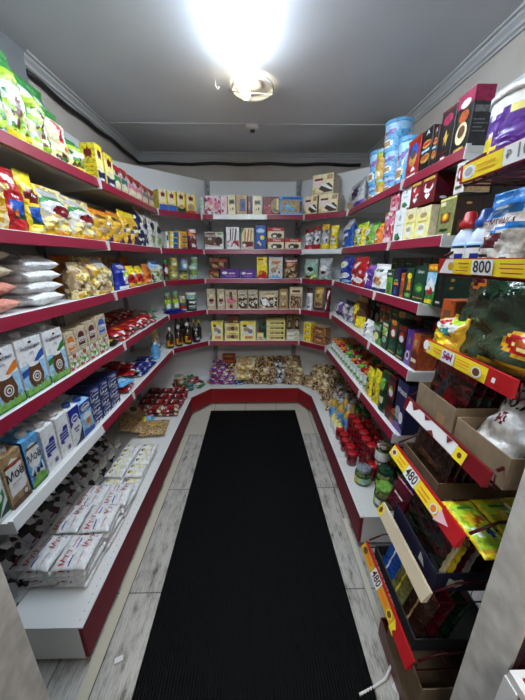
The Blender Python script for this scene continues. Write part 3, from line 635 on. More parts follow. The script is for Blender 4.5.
'white_red_box': ('biscuit_box','box','white box of stick biscuits','box','white',.08,'p .25,.4,.3,.92,.4,.92,.36,.4 brown;p .42,.4,.5,.95,.6,.95,.5,.4 grey;p .6,.4,.7,.93,.82,.93,.72,.4 brown;r .08 .15 .95 .4 busyred;e .25 .25 .14 .1 white',{}),
'green_red_box': ('biscuit_box','box','green-cornered box of stick biscuits','box','cream',.08,'p 0,.7,.3,1,0,1 green;p .2,.4,.3,.95,.42,.95,.36,.4 tan;p .45,.4,.55,.95,.66,.95,.56,.4 dorange;p .68,.4,.76,.93,.88,.93,.8,.4 tan;r .08 .12 .95 .38 dred;e .25 .2 .14 .08 white;r .6 .05 1 .15 ppink',{}),
'blue_choc_box': ('biscuit_box','box','cobalt box with cream biscuit','box','blue',.08,'e .5 .78 .42 .1 sky;r .2 .75 .8 .8 white;e .65 .5 .2 .1 yellow;p .15,.3,.35,.38,.6,.2,.4,.12 cream;p .2,.28,.5,.16,.45,.12,.2,.2 dbrown;r 0 0 1 .06 navy',{}),
'redtop_box': ('choc_pie_box','box','cream chocolate pie box, red top','box','cream',.12,'r 0 .68 1 1 red;t Choco .55 .84 .2 white;e .45 .3 .25 .22 dbrown;e .7 .3 .18 .2 dbrown;e .42 .25 .12 .12 white;r 0 0 1 .1 tan',{'side':'red','top':'red'}),
'silver_red_pouch': ('candy_bag','bag','silver bag with red foot','pouch','foil',.09,'r 0 0 1 .2 red;e .4 .3 .2 .08 white;r 0 .85 1 1 busyred',{}),
'silver_yellow_pouch': ('candy_bag','bag','silver bag with yellow corners','pouch','foil',.08,'r 0 0 1 .2 yellow;r 0 .8 1 1 dyellow;e .5 .5 .3 .2 silver',{}),
'yellow_candy_bag': ('candy_bag','bag','bright yellow sweets bag','pouch','yellow',.07,'e .4 .8 .2 .06 white;e .5 .35 .35 .2 spices;r .1 .5 .7 .56 orange',{}),
'brown_tray': ('biscuit_tray','box','dark brown printed tray','box','choc',.12,'r .1 .6 .9 .8 dorange;r 0 0 1 .12 dred',{}),
'purple_choc': ('chocolate_box','chocolate box','flat purple chocolate box','box','purple',.07,'e .2 .6 .14 .14 white;r .4 .5 .75 .62 lpink;e .5 .3 .3 .14 violet;p .75,.1,1,.3,1,.1 navy',{}),
'yellow_red_box': ('muesli_box','box','yellow box with red splash','box','yellow',.07,'p 0,.1,.6,.4,.9,.3,1,0,0,0 red;e .35 .3 .2 .1 orange;r .6 .6 .85 .9 lyellow;r .1 .85 .6 .93 red',{}),
'granola_box': ('muesli_box','box','white granola box with blue foot','box','offwhite',.07,'e .35 .4 .22 .12 tan;e .65 .55 .2 .1 cookies;e .5 .75 .3 .08 orange;p 0,0,1,0,1,.06,.5,.16,0,.08 lblue;e .75 .3 .08 .06 brown',{}),
'nut_mix_bag': ('nut_bag','bag','clear bag of mixed nuts','pouch','nuts',.08,'r 0 .88 1 1 brown;r .1 .82 .9 .9 ppink;e .4 .7 .25 .08 salmon',{}),
'sage_pouch': ('flakes_bag','bag','grey-green bag with black motif','pouch','mint',.09,'e .6 .5 .22 .12 black;e .3 .4 .2 .1 white;r 0 0 1 .25 veg;r .1 .75 .9 .95 lgrey',{}),
'grey_cow_pouch': ('flakes_bag','bag','pale grey bag with brown motif','pouch','lgrey',.09,'e .5 .55 .3 .14 white;e .5 .35 .2 .08 brown;p .3,.3,.6,.45,.6,.3 black;r 0 0 1 .14 mint',{}),
'beige_box': ('gingerbread_box','box','plain kraft box with small pink label','box','beige',.09,'e .5 .45 .3 .08 maroon;r .25 .2 .75 .32 white;r .3 .6 .7 .75 cream;e .5 .3 .2 .06 pink',{'side':'tan'}),
'gingerbread_box': ('gingerbread_box','box','kraft box with pink flower print','box','beige',.09,'r .35 .6 .6 .9 brown;r .35 .05 .6 .25 brown;e .3 .45 .2 .14 pink;e .65 .45 .2 .14 pink;e .48 .5 .16 .12 floral;e .5 .35 .14 .1 salmon',{'side':'tan'}),
'kraft_pebble_box': ('gingerbread_box','box','kraft box of dark chocolate pebbles','box','beige',.09,'r .06 .04 .94 .6 pebble;e .5 .75 .3 .1 offwhite;r .25 .72 .75 .78 dbrown',{'side':'tan'}),
'wide_kraft_box': ('gingerbread_box','box','wide kraft box of white pebbles','box','beige',.09,'r .04 .1 .96 .65 pebble;e .3 .4 .16 .2 white;e .55 .75 .3 .08 cream;r .3 .8 .8 .88 tan',{'side':'tan'}),
'slim_kraft_box': ('gingerbread_box','box','slim tan box','box','tan',.09,'r .2 .7 .8 .85 cream;e .5 .4 .3 .2 cookies;r .2 .1 .8 .16 brown',{'side':'tan'}),
'stick_kraft_box': ('gingerbread_box','box','tan box of brown sticks','box','beige',.09,'r .05 .7 .95 .92 cream;r .2 .76 .8 .86 brown;r .08 .06 .92 .6 nuts',{'side':'tan'}),
'white_tube_bag': ('sweets_bag','bag','leaning white bag with grey pattern','pouch','white',.06,'r 0 .8 1 1 dbrown;e .5 .45 .3 .2 lgrey;r .2 .1 .8 .2 violet',{}),
'honey_biscuit_bag': ('biscuit_bag','bag','golden brown biscuit bag','pouch','tan',.07,'e .5 .65 .35 .16 gold;e .55 .65 .2 .08 brown;e .6 .3 .3 .1 brown;r 0 .03 1 .16 dpurple;r 0 .85 1 1 gold',{}),
'red_stripe_bag': ('biscuit_bag','bag','leaning white and dark red bag','pouch','dred',.06,'p .1,.1,.4,.1,.9,.9,.6,.9 white;e .5 .5 .15 .15 brown;r .7 0 1 .5 maroon',{}),
'yellow_pic_box': ('baby_food_box','box','yellow box with white picture','box','lyellow',.08,'r .15 .3 .85 .8 white;e .4 .6 .2 .12 tan;e .65 .5 .16 .12 grey;p .1,.85,.9,.9,.9,1,.1,1 yellow;r .3 .1 .8 .24 salmon;e .3 .8 .14 .07 brown',{'side':'yellow'}),
'yellow_biscuit_box': ('biscuit_box','box','low yellow biscuit box','box','lyellow',.09,'r .08 .2 .92 .8 cream;e .3 .5 .16 .25 tan;e .55 .5 .16 .25 brown;e .78 .5 .14 .25 tan;r .3 .84 .8 .96 dyellow',{'side':'yellow','top':'lyellow'}),
'brown_choc_box': ('chocolate_box','box','small brown box','box','brown',.08,'r .1 .5 .6 .8 dred;r .5 .1 .9 .4 tan',{}),
'small_yellow_box': ('tea_box','box','small yellow box with dark outline','box','lyellow',.06,'r .1 .2 .9 .7 cream;r .1 .12 .9 .2 brown;e .5 .45 .3 .15 tan',{}),
'teal_figure_box': ('toy_box','box','teal and red box','box','teal',.07,'r 0 0 .3 .6 dred;e .6 .75 .25 .15 dgreen;r .35 .1 .9 .5 dgreen;r .2 .85 .5 1 red',{}),
'long_yellow_box': ('wafer_box','box','long flat yellow wafer box','box','lyellow',.12,'r .05 .25 .95 .75 cream;e .3 .5 .14 .25 tan;e .6 .5 .2 .2 olive;e .85 .5 .08 .25 brown;r .02 .85 .98 1 gold',{'top':'lyellow','side':'lyellow'}),
'dull_brown_box': ('gift_box','box','upright brown picture box','box','tan',.07,'r .2 .3 .8 .75 dbrown;e .5 .55 .2 .14 cream;r .1 .85 .9 .95 olive',{}),
'flat_white_box': ('wafer_box','box','flat pale yellow and white box','box','cream',.12,'r .05 .2 .6 .8 white;e .75 .5 .16 .3 mint;r .05 .1 .95 .2 tan',{'top':'offwhite'}),
'yellow_sachet_box': ('sachet_box','box','little yellow sachet box','box','yellow',.08,'r .1 .2 .9 .5 cream;r .2 .6 .8 .8 dyellow;e .3 .35 .12 .12 brown',{'top':'lyellow'}),
'brown_waffle_pack': ('waffle_pack','packet','brown waffle packet','box','waffle',.09,'r .1 .4 .9 .6 dorange;r .15 .7 .85 .9 brown;r .3 .45 .7 .55 cream',{'top':'tan'}),
'plum_pouch': ('dried_fruit_bag','bag','pale bag with purple plum print','pouch','lgrey',.1,'p .55,.3,.7,.85,.85,.85,.8,.3 dpurple;e .7 .55 .16 .2 dpurple;e .4 .6 .2 .12 white;r .1 .1 .5 .25 dyellow;p .5,0,1,0,1,.25 purple',{}),
'chips_tub': ('chips_tub','tub','light blue ice-pattern tub','tub','lblue',.1,'r 0 .75 1 1 sky;p .2,.2,.5,.75,.62,.75,.3,.2 dred;e .35 .55 .22 .12 ppink;e .55 .3 .22 .14 white;e .55 .3 .15 .09 tan;e .7 .7 .12 .07 violet;r 0 0 1 .06 blue',{'lid':'lblue'}),
'yellow_tub': ('chips_tub','tub','yellow sweetcorn tub','tub','dyellow',.1,'p .2,.4,.5,.8,.62,.8,.3,.4 violet;e .5 .25 .25 .14 white;e .5 .25 .16 .09 lyellow;e .5 .62 .2 .1 tan;r 0 .9 1 1 lime',{'lid':'sky'}),
'comic_bag': ('snack_bag','bag','slim blue and yellow snack bag','pouch','lblue',.06,'p .2,.1,.8,.4,.4,.5,.9,.9,.1,.6,.5,.45 lyellow;e .5 .2 .2 .08 navy',{}),
'red_burger_box': ('snack_box','box','red snack box with burger picture','box','red',.09,'e .5 .62 .36 .26 blue;e .5 .5 .3 .16 gold;e .52 .6 .2 .1 brown;r .15 .2 .85 .32 busyred;r .15 .08 .85 .13 white;r 0 .94 1 1 dorange',{'side':'dred'}),
'hotdog_box': ('snack_box','box','black snack box with hot dogs','box','black',.09,'p .3,.86,.5,.98,.7,.86,.5,.9 white;e .5 .66 .45 .08 gold;e .5 .67 .45 .04 red;e .5 .34 .45 .1 gold;e .5 .36 .4 .05 dorange;p 0,0,.5,.1,1,.05,1,0 gold;r .1 .48 .9 .54 sky',{'side':'dred'}),
'black_tea_box': ('tea_box','tea box','tall black tea box','box','black',.09,'r 0 .95 1 1 dred;e .5 .8 .35 .1 magenta;p .4,.5,.5,.62,.6,.5,.72,.52,.6,.42,.6,.32,.5,.4,.38,.34,.4,.44,.3,.5 gold;r 0 .2 .9 .22 dred;e .5 .1 .25 .06 dred;r .35 .08 .65 .12 white',{'side':'dred'}),
'magenta_black_box': ('tea_box','tea box','black tea box with magenta top','box','black',.07,'r 0 .78 1 1 magenta;e .5 .82 .3 .07 lpink;e .5 .62 .3 .1 dorange;e .5 .35 .35 .18 cream;e .5 .38 .22 .1 brown;r .2 .06 .8 .12 gold',{'side':'textdark','sart':'r 0 .76 1 1 magenta;r 0 0 1 .76 dgrey;r .1 .6 .9 .7 grey;r .1 .48 .7 .5 grey;r .1 .42 .9 .44 grey;r .1 .36 .6 .38 grey;r .1 .3 .8 .32 grey;r 0 0 1 .04 maroon'}),
'bluewhite_tube': ('noodle_bag','bag','blue and white pointed bag','pouch','blue',.09,'r .2 .65 .9 1 offwhite;e .5 .45 .35 .14 cobalt;p .1,.4,.8,.55,.8,.45,.1,.3 white;e .4 .2 .2 .08 white;r 0 0 1 .06 white',{}),
'lime_noodle_bag': ('noodle_bag','bag','yellow noodle bag with green print','pouch','yellow',.09,'r .25 .1 .85 .8 veg;e .6 .65 .14 .1 white;e .4 .4 .2 .1 lime;r 0 .85 1 1 lime',{}),
'green_noodle_bag': ('noodle_bag','bag','bright green noodle bag','pouch','lgreen',.09,'p 0,0,.35,0,.25,1,0,1 white;e .5 .6 .22 .14 white;e .5 .6 .14 .08 silver;e .6 .3 .12 .1 red;r .4 .9 1 1 green',{}),
'orange_noodle_bag': ('noodle_bag','bag','orange noodle bag','pouch','orange',.09,'e .5 .35 .3 .14 white;e .5 .35 .2 .08 dorange;p .2,.6,.8,.75,.7,.6 red;r 0 .9 1 1 yellow',{}),
'pink_pattern_box': ('sweets_box','box','pink and red floral box','box','floral',.1,'r .1 .6 .9 .8 pink;r .2 .05 .8 .2 lpink',{'side':'pink'}),
'white_leaf_box': ('tea_box','tea box','white box with green leaves','box','white',.1,'e .55 .75 .12 .1 lgrey;p .2,.1,.5,.3,.8,.1,.5,.02 dgreen;e .4 .18 .2 .1 green;r .3 .5 .8 .54 lgrey',{'side':'offwhite'}),
'cream_cup_box': ('tea_box','tea box','cream box with cup picture','box','lyellow',.1,'r 0 .8 1 1 cream;e .55 .75 .25 .08 tan;e .5 .32 .3 .18 white;e .5 .36 .22 .08 beige;r .2 .55 .85 .58 gold;p 0,0,.4,.1,1,.04,1,0 beige',{'side':'cream'}),
'olive_fire_box': ('tea_box','tea box','olive green box with fire emblem','box','olive',.1,'r .02 .02 .98 .06 lyellow;r .02 .94 .98 .98 lyellow;r .1 .8 .4 .9 cream;r .22 .36 .78 .6 brown;e .5 .5 .2 .1 orange;e .5 .52 .1 .07 yellow;r .25 .14 .75 .2 dgreen',{'side':'textdark','sart':'r 0 0 1 1 dbrown;r .32 .03 .34 .97 black;r .65 .03 .67 .97 black;e .16 .8 .04 .03 gold;e .5 .8 .04 .03 gold;e .83 .8 .04 .03 gold;r .05 .1 .28 .4 brown;r .38 .1 .6 .4 brown;r .7 .1 .93 .4 brown'}),
'blue_daisy_tub': ('powder_bag','bag','blue bag with white daisies','pouch','cobalt',.09,'e .5 .68 .3 .12 white;e .5 .68 .16 .06 lyellow;e .35 .25 .22 .1 white;e .75 .3 .2 .1 white;r .1 .45 .9 .52 blue;e .8 .1 .2 .05 sky',{}),
'red_daisy_tub': ('powder_bag','bag','red bag with white daisies','pouch','red',.09,'e .5 .72 .2 .12 white;e .5 .72 .1 .06 lyellow;e .3 .3 .2 .1 white;e .72 .22 .22 .1 white;e .8 .5 .12 .06 ppink;r .2 .45 .8 .5 dred',{}),
'purple_star_bag': ('powder_bag','bag','purple bag with white star','pouch','purple',.08,'p .5,.2,.65,.4,.85,.35,.7,.5,.8,.7,.55,.58,.35,.7,.4,.48,.25,.35,.45,.38 white;r 0 .85 1 1 violet',{}),
'cracker_box': ('cracker_pack','packet','white cracker packet, black name','pouch','white',.07,'t Жасмин .5 .78 .12 black;e .35 .38 .2 .1 salmon;e .65 .34 .2 .1 tan;e .5 .46 .2 .08 orange;r 0 0 1 .14 navy',{}),
'green_tea_box': ('tea_box','tea box','fresh green tea box','box','lgreen',.08,'r 0 .7 1 1 dgreen;r .2 .2 .8 .5 green;p .2,.05,.5,.3,.8,.05 brown;r .2 .8 .8 .88 white',{'side':'dgreen'}),
'blue_tea_box': ('tea_box','tea box','blue tea box with orange strip','box','navy',.08,'r .1 .4 .9 .5 orange;p .2,.1,.5,.36,.8,.1 blue;r .2 .66 .8 .84 dgrey;r .2 .54 .8 .6 lgreen',{'side':'navy'}),
'brown_tea_box': ('tea_box','tea box','rust brown tea box','box','dorange',.08,'r .2 .1 .8 .5 brown;r .2 .7 .8 .8 gold',{'side':'brown'}),
'lemon_tea_box': ('tea_box','tea box','dark tea box with yellow figure','box','dgreen',.08,'e .5 .75 .3 .1 yellow;p .3,.3,.4,.65,.7,.65,.8,.3 dyellow;r .15 .08 .85 .2 lgreen;e .6 .45 .2 .1 orange',{'side':'black'}),
'darkgreen_tea_box': ('tea_box','tea box','dark green tea box with leaf','box','dgreen',.08,'t Green .5 .84 .09 white;e .5 .4 .34 .14 green;e .55 .38 .2 .07 lgreen;r .1 .1 .9 .13 gold',{'side':'black'}),
'mountain_tea_box': ('tea_box','tea box','tea box with mountain landscape','box','green',.08,'r 0 .5 1 .8 sky;r 0 .84 1 1 orange;r .1 .88 .9 .94 yellow;p 0,.45,.5,.68,1,.45,1,.35,0,.35 white;e .5 .35 .3 .1 red;r .1 .04 .9 .14 yellow;e .4 .42 .12 .06 white',{'side':'dgreen'}),
'black_tea_carton': ('tea_box','tea box','narrow black-green tea carton','box','black',.15,'e .5 .75 .14 .05 dgreen;e .5 .5 .14 .05 dgreen;r .2 .1 .8 .15 offwhite',{'side':'dgreen','sart':'r 0 0 1 1 dgreen;e .2 .7 .06 .04 gold;e .2 .5 .06 .04 gold;r .1 .1 .4 .14 offwhite'}),
'violet_bag': ('sweets_bag','bag','leaning violet sweets bag','pouch','violet',.06,'p .1,.1,.4,.1,.9,.9,.6,.9 white;r 0 0 1 .2 dpurple',{}),
'white_daisy_bag': ('sweets_bag','bag','silvery bag with floral print','pouch','foil',.09,'e .4 .5 .2 .15 white;e .7 .3 .2 .1 violet;r 0 .8 1 1 dpurple',{}),
'choc_yellow_bag': ('sweets_bag','bag','brown bag with yellow figure','pouch','brown',.09,'e .4 .6 .25 .2 yellow;e .3 .3 .2 .1 orange;r 0 .85 1 1 gold;r .6 0 1 .4 yellow',{}),
'white_loop_bag': ('sweets_bag','bag','small white bag with dark stripe','pouch','white',.07,'e .5 .5 .2 .3 dgrey;e .5 .5 .12 .2 white',{}),
'green_grain_box': ('grain_box','box','grey-green grain box','box','busygreen',.09,'r .1 .7 .9 .9 silver;e .5 .4 .3 .2 lyellow',{'top':'dgreen'}),
'lime_herb_box': ('tea_box','tea box','herb tea box with yellow-green leaves','box','dgreen',.09,'r .1 .5 .9 .8 veg;e .5 .35 .3 .12 mint;r .1 .85 .9 .95 cream',{'top':'dgreen'}),
'orange_tip_box': ('tea_box','tea box','green tea box with orange tip','box','dgreen',.09,'e .5 .92 .3 .08 orange;e .5 .65 .35 .18 red;e .5 .62 .25 .1 white;e .5 .3 .3 .14 busygreen;r .1 .06 .9 .1 gold',{'top':'black'}),
'black_fruit_box': ('tea_box','tea box','black tea box with red fruit','box','black',.09,'r 0 .86 1 1 dred;e .5 .68 .35 .14 red;e .5 .62 .26 .1 white;e .5 .3 .35 .16 busygreen;r .1 .06 .9 .1 gold',{'top':'black'}),
'purple_tea_box': ('tea_box','tea box','purple berry tea box','box','purple',.09,'p 0,.3,1,.5,1,0,0,0 violet;e .5 .28 .3 .14 white;e .5 .28 .2 .08 dpurple;e .6 .7 .2 .1 olive',{'top':'dpurple'}),
'orange_tea_box': ('tea_box','tea box','orange spiced tea box','box','dorange',.09,'r 0 0 1 .45 dred;e .5 .75 .25 .1 tan;r .1 .2 .9 .3 cream;e .5 .5 .3 .08 brown',{'top':'brown'}),
'yellow_seed_pack': ('spice_packet','packet','yellow spice packet','pouch','yellow',.04,'p .2,.1,.8,.3,.5,.7,.2,.5 dgrey;e .5 .75 .3 .1 lime;e .5 .4 .18 .12 yellow',{}),
'green_spice_pack': ('spice_packet','packet','dark green spice packet','pouch','dgreen',.04,'e .5 .7 .3 .16 lgreen;r .2 .2 .8 .4 cream',{}),
'red_spice_box': ('spice_box','box','red and black spice box','box','black',.08,'r 0 .5 1 .9 dred;e .5 .65 .3 .1 white;r 0 .1 1 .35 dred;e .5 .75 .2 .05 lgreen',{'top':'dred'}),
'navy_choc_box': ('chocolate_box','chocolate box','navy box with white lettering','box','navy',.09,'t Мокко .5 .8 .1 white;e .35 .35 .25 .14 silver;e .7 .3 .2 .12 white;p 0,.1,.5,.2,1,.05,1,0,0,0 violet',{'top':'black'}),
# lying and heaped goods
'salt_bag': ('salt_bag','bag','{k} salt bag','pillow','$',.062,'e .5 .5 .3 .2 $;r 0 0 .05 1 lgrey',{}),
'red_packet': ('snack_packet','packet','glossy red snack packet','pillow','busyred',.035,'r 0 .2 1 .8 red;e .4 .5 .2 .2 dred;r .6 .4 .9 .6 orange',{}),
'butterfly_packet': ('snack_packet','packet','black packet with yellow butterfly','pillow','black',.03,'e .35 .6 .2 .2 yellow;e .65 .6 .2 .2 yellow;e .4 .35 .14 .14 yellow;e .6 .35 .14 .14 yellow',{}),
'white_green_packet': ('snack_packet','packet','white packet with green ends','pillow','foil',.035,'r 0 0 1 .2 green;r 0 .8 1 1 lgreen;e .5 .5 .3 .2 white',{}),
'aqua_packet': ('snack_packet','packet','aqua and yellow crinkled packet','pillow','lblue',.04,'p 0,.6,1,.7,1,1,0,1 yellow;e .4 .4 .3 .15 sky;r .5 .2 .9 .3 white',{}),
'navy_packet': ('snack_packet','packet','navy blue snack packet','pillow','busyblue',.035,'r 0 .2 1 .8 navy;e .5 .5 .25 .15 cobalt;r .2 .6 .8 .66 white',{}),
'tan_packet': ('snack_packet','packet','tan paper packet','pillow','tan',.04,'r .2 .3 .8 .7 beige;e .5 .5 .2 .14 brown',{}),
'royal_packet': ('snack_packet','packet','royal blue flat packet','pillow','cobalt',.02,'r .1 .4 .9 .6 blue',{}),
'blue_standing_bag': ('snack_bag','bag','crumpled sky-blue snack bag','pouch','lblue',.07,'e .5 .55 .25 .12 white;e .5 .55 .16 .07 blue;r 0 .8 1 1 cream',{}),
'foil_sheet_bag': ('snack_bag','bag','standing cream paper bag','pouch','cream',.05,'r .2 .3 .8 .6 tan;r 0 .8 1 1 lyellow',{}),
'milk_sachet': ('milk_sachet','milk sachet','white sachet with red lettering','pillow','white',.035,'t Му-у .28 .72 .16 red;t Му-у .74 .3 .16 red;p .05,.5,.95,.56,.95,.58,.05,.52 blue;r .55 .66 .9 .7 ppink;r .1 .26 .45 .3 ppink;e .9 .12 .03 .03 blue',{'rough':.25}),
'cow_sachet': ('foil_milk_bag','bag','silver bag with black cow patches','pillow','cowhide',.05,'r .1 .55 .45 .57 dred;r .55 .2 .9 .22 dred;e .3 .25 .1 .07 black;e .7 .72 .12 .07 black',{'rough':.15}),
'mayo_sachet': ('mayonnaise_sachet','sachet','white sachet with yellow print','pillow','white',.035,'e .28 .72 .12 .12 dgrey;e .28 .68 .1 .07 yellow;e .78 .72 .12 .12 dgrey;e .78 .68 .1 .07 yellow;r .1 .35 .45 .42 lyellow;r .55 .3 .95 .38 lyellow;r .1 .2 .9 .24 $',{'rough':.25}),
'grain_bag': ('grain_bag','bag','clear bag of brown grain','pillow','grain',.05,'e .6 .5 .2 .12 gold',{'rough':.2}),
'redgreen_packet': ('snack_packet','packet','red packet with green foot','pillow','busyred',.035,'r 0 .0 1 .25 spices;e .5 .6 .3 .15 red;r .2 .75 .6 .8 white',{}),
'hot_packet': ('snack_packet','packet','glossy dark red packet','pillow','darkred',.035,'e .5 .5 .35 .2 red;r .2 .62 .7 .68 white;r 0 0 1 .15 busyred',{}),
'nescan': ('coffee_can','can','brown and green printed can','can','brown',.09,'r 0 0 1 .3 dgreen;e .5 .6 .3 .2 tan;e .5 .6 .16 .1 white;r 0 .85 1 1 beige',{}),
'teal_can': ('coffee_can','can','small teal can','can','teal',.08,'r 0 .4 1 .6 mint',{}),
'cookie_packet': ('cookie_packet','packet','clear packet of brown cookies','pillow','cookies',.05,'',{'rough':.2}),
'dark_cookie_packet': ('cookie_packet','packet','clear packet of dark gingerbread','pillow','nuts',.05,'',{'rough':.2}),
'pale_cookie_packet': ('cookie_packet','packet','clear packet of pale crackers','pillow','noodle',.05,'',{'rough':.2}),
'foil_candy_packet': ('candy_packet','packet','clear packet of silver sweets','pillow','foil',.05,'',{'rough':.2}),
'pink_candy_packet': ('candy_packet','packet','packet of pink and purple sweets','pillow','candy',.045,'',{'rough':.2}),
'blue_candy_packet': ('candy_packet','packet','packet of blue wrapped sweets','pillow','candyblue',.045,'',{'rough':.2}),
'brown_candy_packet': ('candy_packet','packet','packet of brown wrapped sweets','pillow','candybrown',.045,'',{'rough':.2}),
'big_cracker_bag': ('cracker_bag','bag','big bag of pale diamond crackers','pillow','noodle',.09,'e .5 .5 .4 .35 grain',{'rough':.25}),
'amber_box': ('tea_box','box','amber box at the back','box','dorange',.06,'r .1 .3 .9 .7 brown;r .2 .75 .8 .85 gold',{}),
'jam_jar': ('jam_jar','jar','red-lidded jam jar','jar','jarred',.07,'',{'lid':'red'}),
'green_lid_jar': ('pickle_jar','jar','jar with bright green lid','jar','jargreen',.07,'',{'lid':'green'}),
'pickle_jar': ('pickle_jar','jar','big dark green pickle jar','jar','jargreen',.09,'r 0 .2 1 .75 dgreen;e .5 .5 .3 .25 lime',{'lid':'dgreen','lab':'dgreen'}),
'silver_lid_jar': ('pickle_jar','jar','pickle jar with grey metal lid','jar','jargreen',.09,'r 0 .1 1 .8 mint;e .5 .4 .3 .3 yellow',{'lid':'steel','lab':'dgreen'}),
'printed_lid_jar': ('pickle_jar','jar','pickle jar with printed red-and-cream lid','jar','jargreen',.09,'r 0 .1 1 .9 white',{'lid':'spices','lab':'white'}),
'lime_lid_jar': ('pickle_jar','jar','pickle jar with lime lid','jar','jargreen',.09,'r 0 .1 1 .8 olive;e .5 .45 .3 .3 lime;r .6 .2 .8 .7 white',{'lid':'lgreen','lab':'dgreen'}),
'white_lid_jar': ('pickle_jar','jar','tall dark jar with white lid','jar','jargreen',.09,'r 0 .1 1 .85 dbrown;e .5 .5 .3 .3 dred',{'lid':'lgrey','lab':'black'}),
'juice_bottle': ('syrup_bottle','bottle','amber bottle with blue label','bottle','gold',.06,'r 0 0 1 1 lblue;e .5 .5 .25 .3 blue',{'lid':'silver','lab':'lblue'}),
'spice_jar': ('spice_jar','jar','small white spice jar, {k} lid','jar','offwhite',.045,'r 0 .1 1 .5 spices;e .5 .7 .3 .2 white',{'lid':'$','lab':'mint'}),
'tall_oil': ('oil_bottle','bottle','small clear bottle','bottle','lyellow',.05,'r 0 .1 1 .8 white',{'lid':'silver'}),
'dark_teabag_box': ('tea_box','tea box','{k} tea box','box','$',.09,'r .1 .6 .9 .85 busygreen;e .5 .35 .3 .18 cream;r .1 .08 .9 .15 gold',{'top':'black','side':'black'}),
'lime_box': ('noodle_box','box','speckled lime and cream box','box','lyellow',.12,'r .1 .15 .7 .8 veg;r .72 .2 .95 .7 olive;r 0 .9 1 1 lime',{'top':'lyellow'}),
'red_tin_box': ('tea_box','tea box','red tea box with white heart','box','dred',.1,'e .5 .6 .35 .2 busyred;p .5,.15,.7,.3,.6,.4,.5,.34,.4,.4,.3,.3 white;r .1 .85 .9 .95 gold',{'side':'maroon','sart':'r .3 .4 .7 .9 dred;e .25 .15 .1 .05 white;e .5 .12 .1 .05 white;e .75 .15 .1 .05 white'}),
'logo_white_box': ('tea_box','tea box','white box with red square logo','box','offwhite',.1,'r .2 .4 .8 .85 dred;e .5 .62 .2 .15 white;r .2 .15 .8 .25 brown',{'side':'tan'}),
'brown_label_box': ('tea_box','tea box','brown box with pale label','box','dbrown',.1,'r .15 .15 .85 .85 tan;r .25 .6 .75 .64 brown;r .25 .5 .75 .54 brown;r .25 .4 .75 .44 brown;r .25 .3 .75 .34 brown',{'side':'dbrown'}),
'landscape_bag': ('rice_box','box','grey box with green hill picture','box','grey',.1,'r 0 0 1 .5 olive;p 0,.4,.4,.6,.7,.5,1,.55,1,.4 olive;e .5 .3 .4 .12 lgreen;r .1 .1 .3 .14 white',{}),
'red_can_pack': ('tea_tin','tin','red tin in the upper row','box','red',.09,'e .5 .6 .3 .2 dred;r .1 .3 .9 .4 white;r 0 .85 1 1 dred',{'top':'dred'}),
}
KSUB = {'a': 'maroon', 'b': 'maroon', 'w': 'white'}

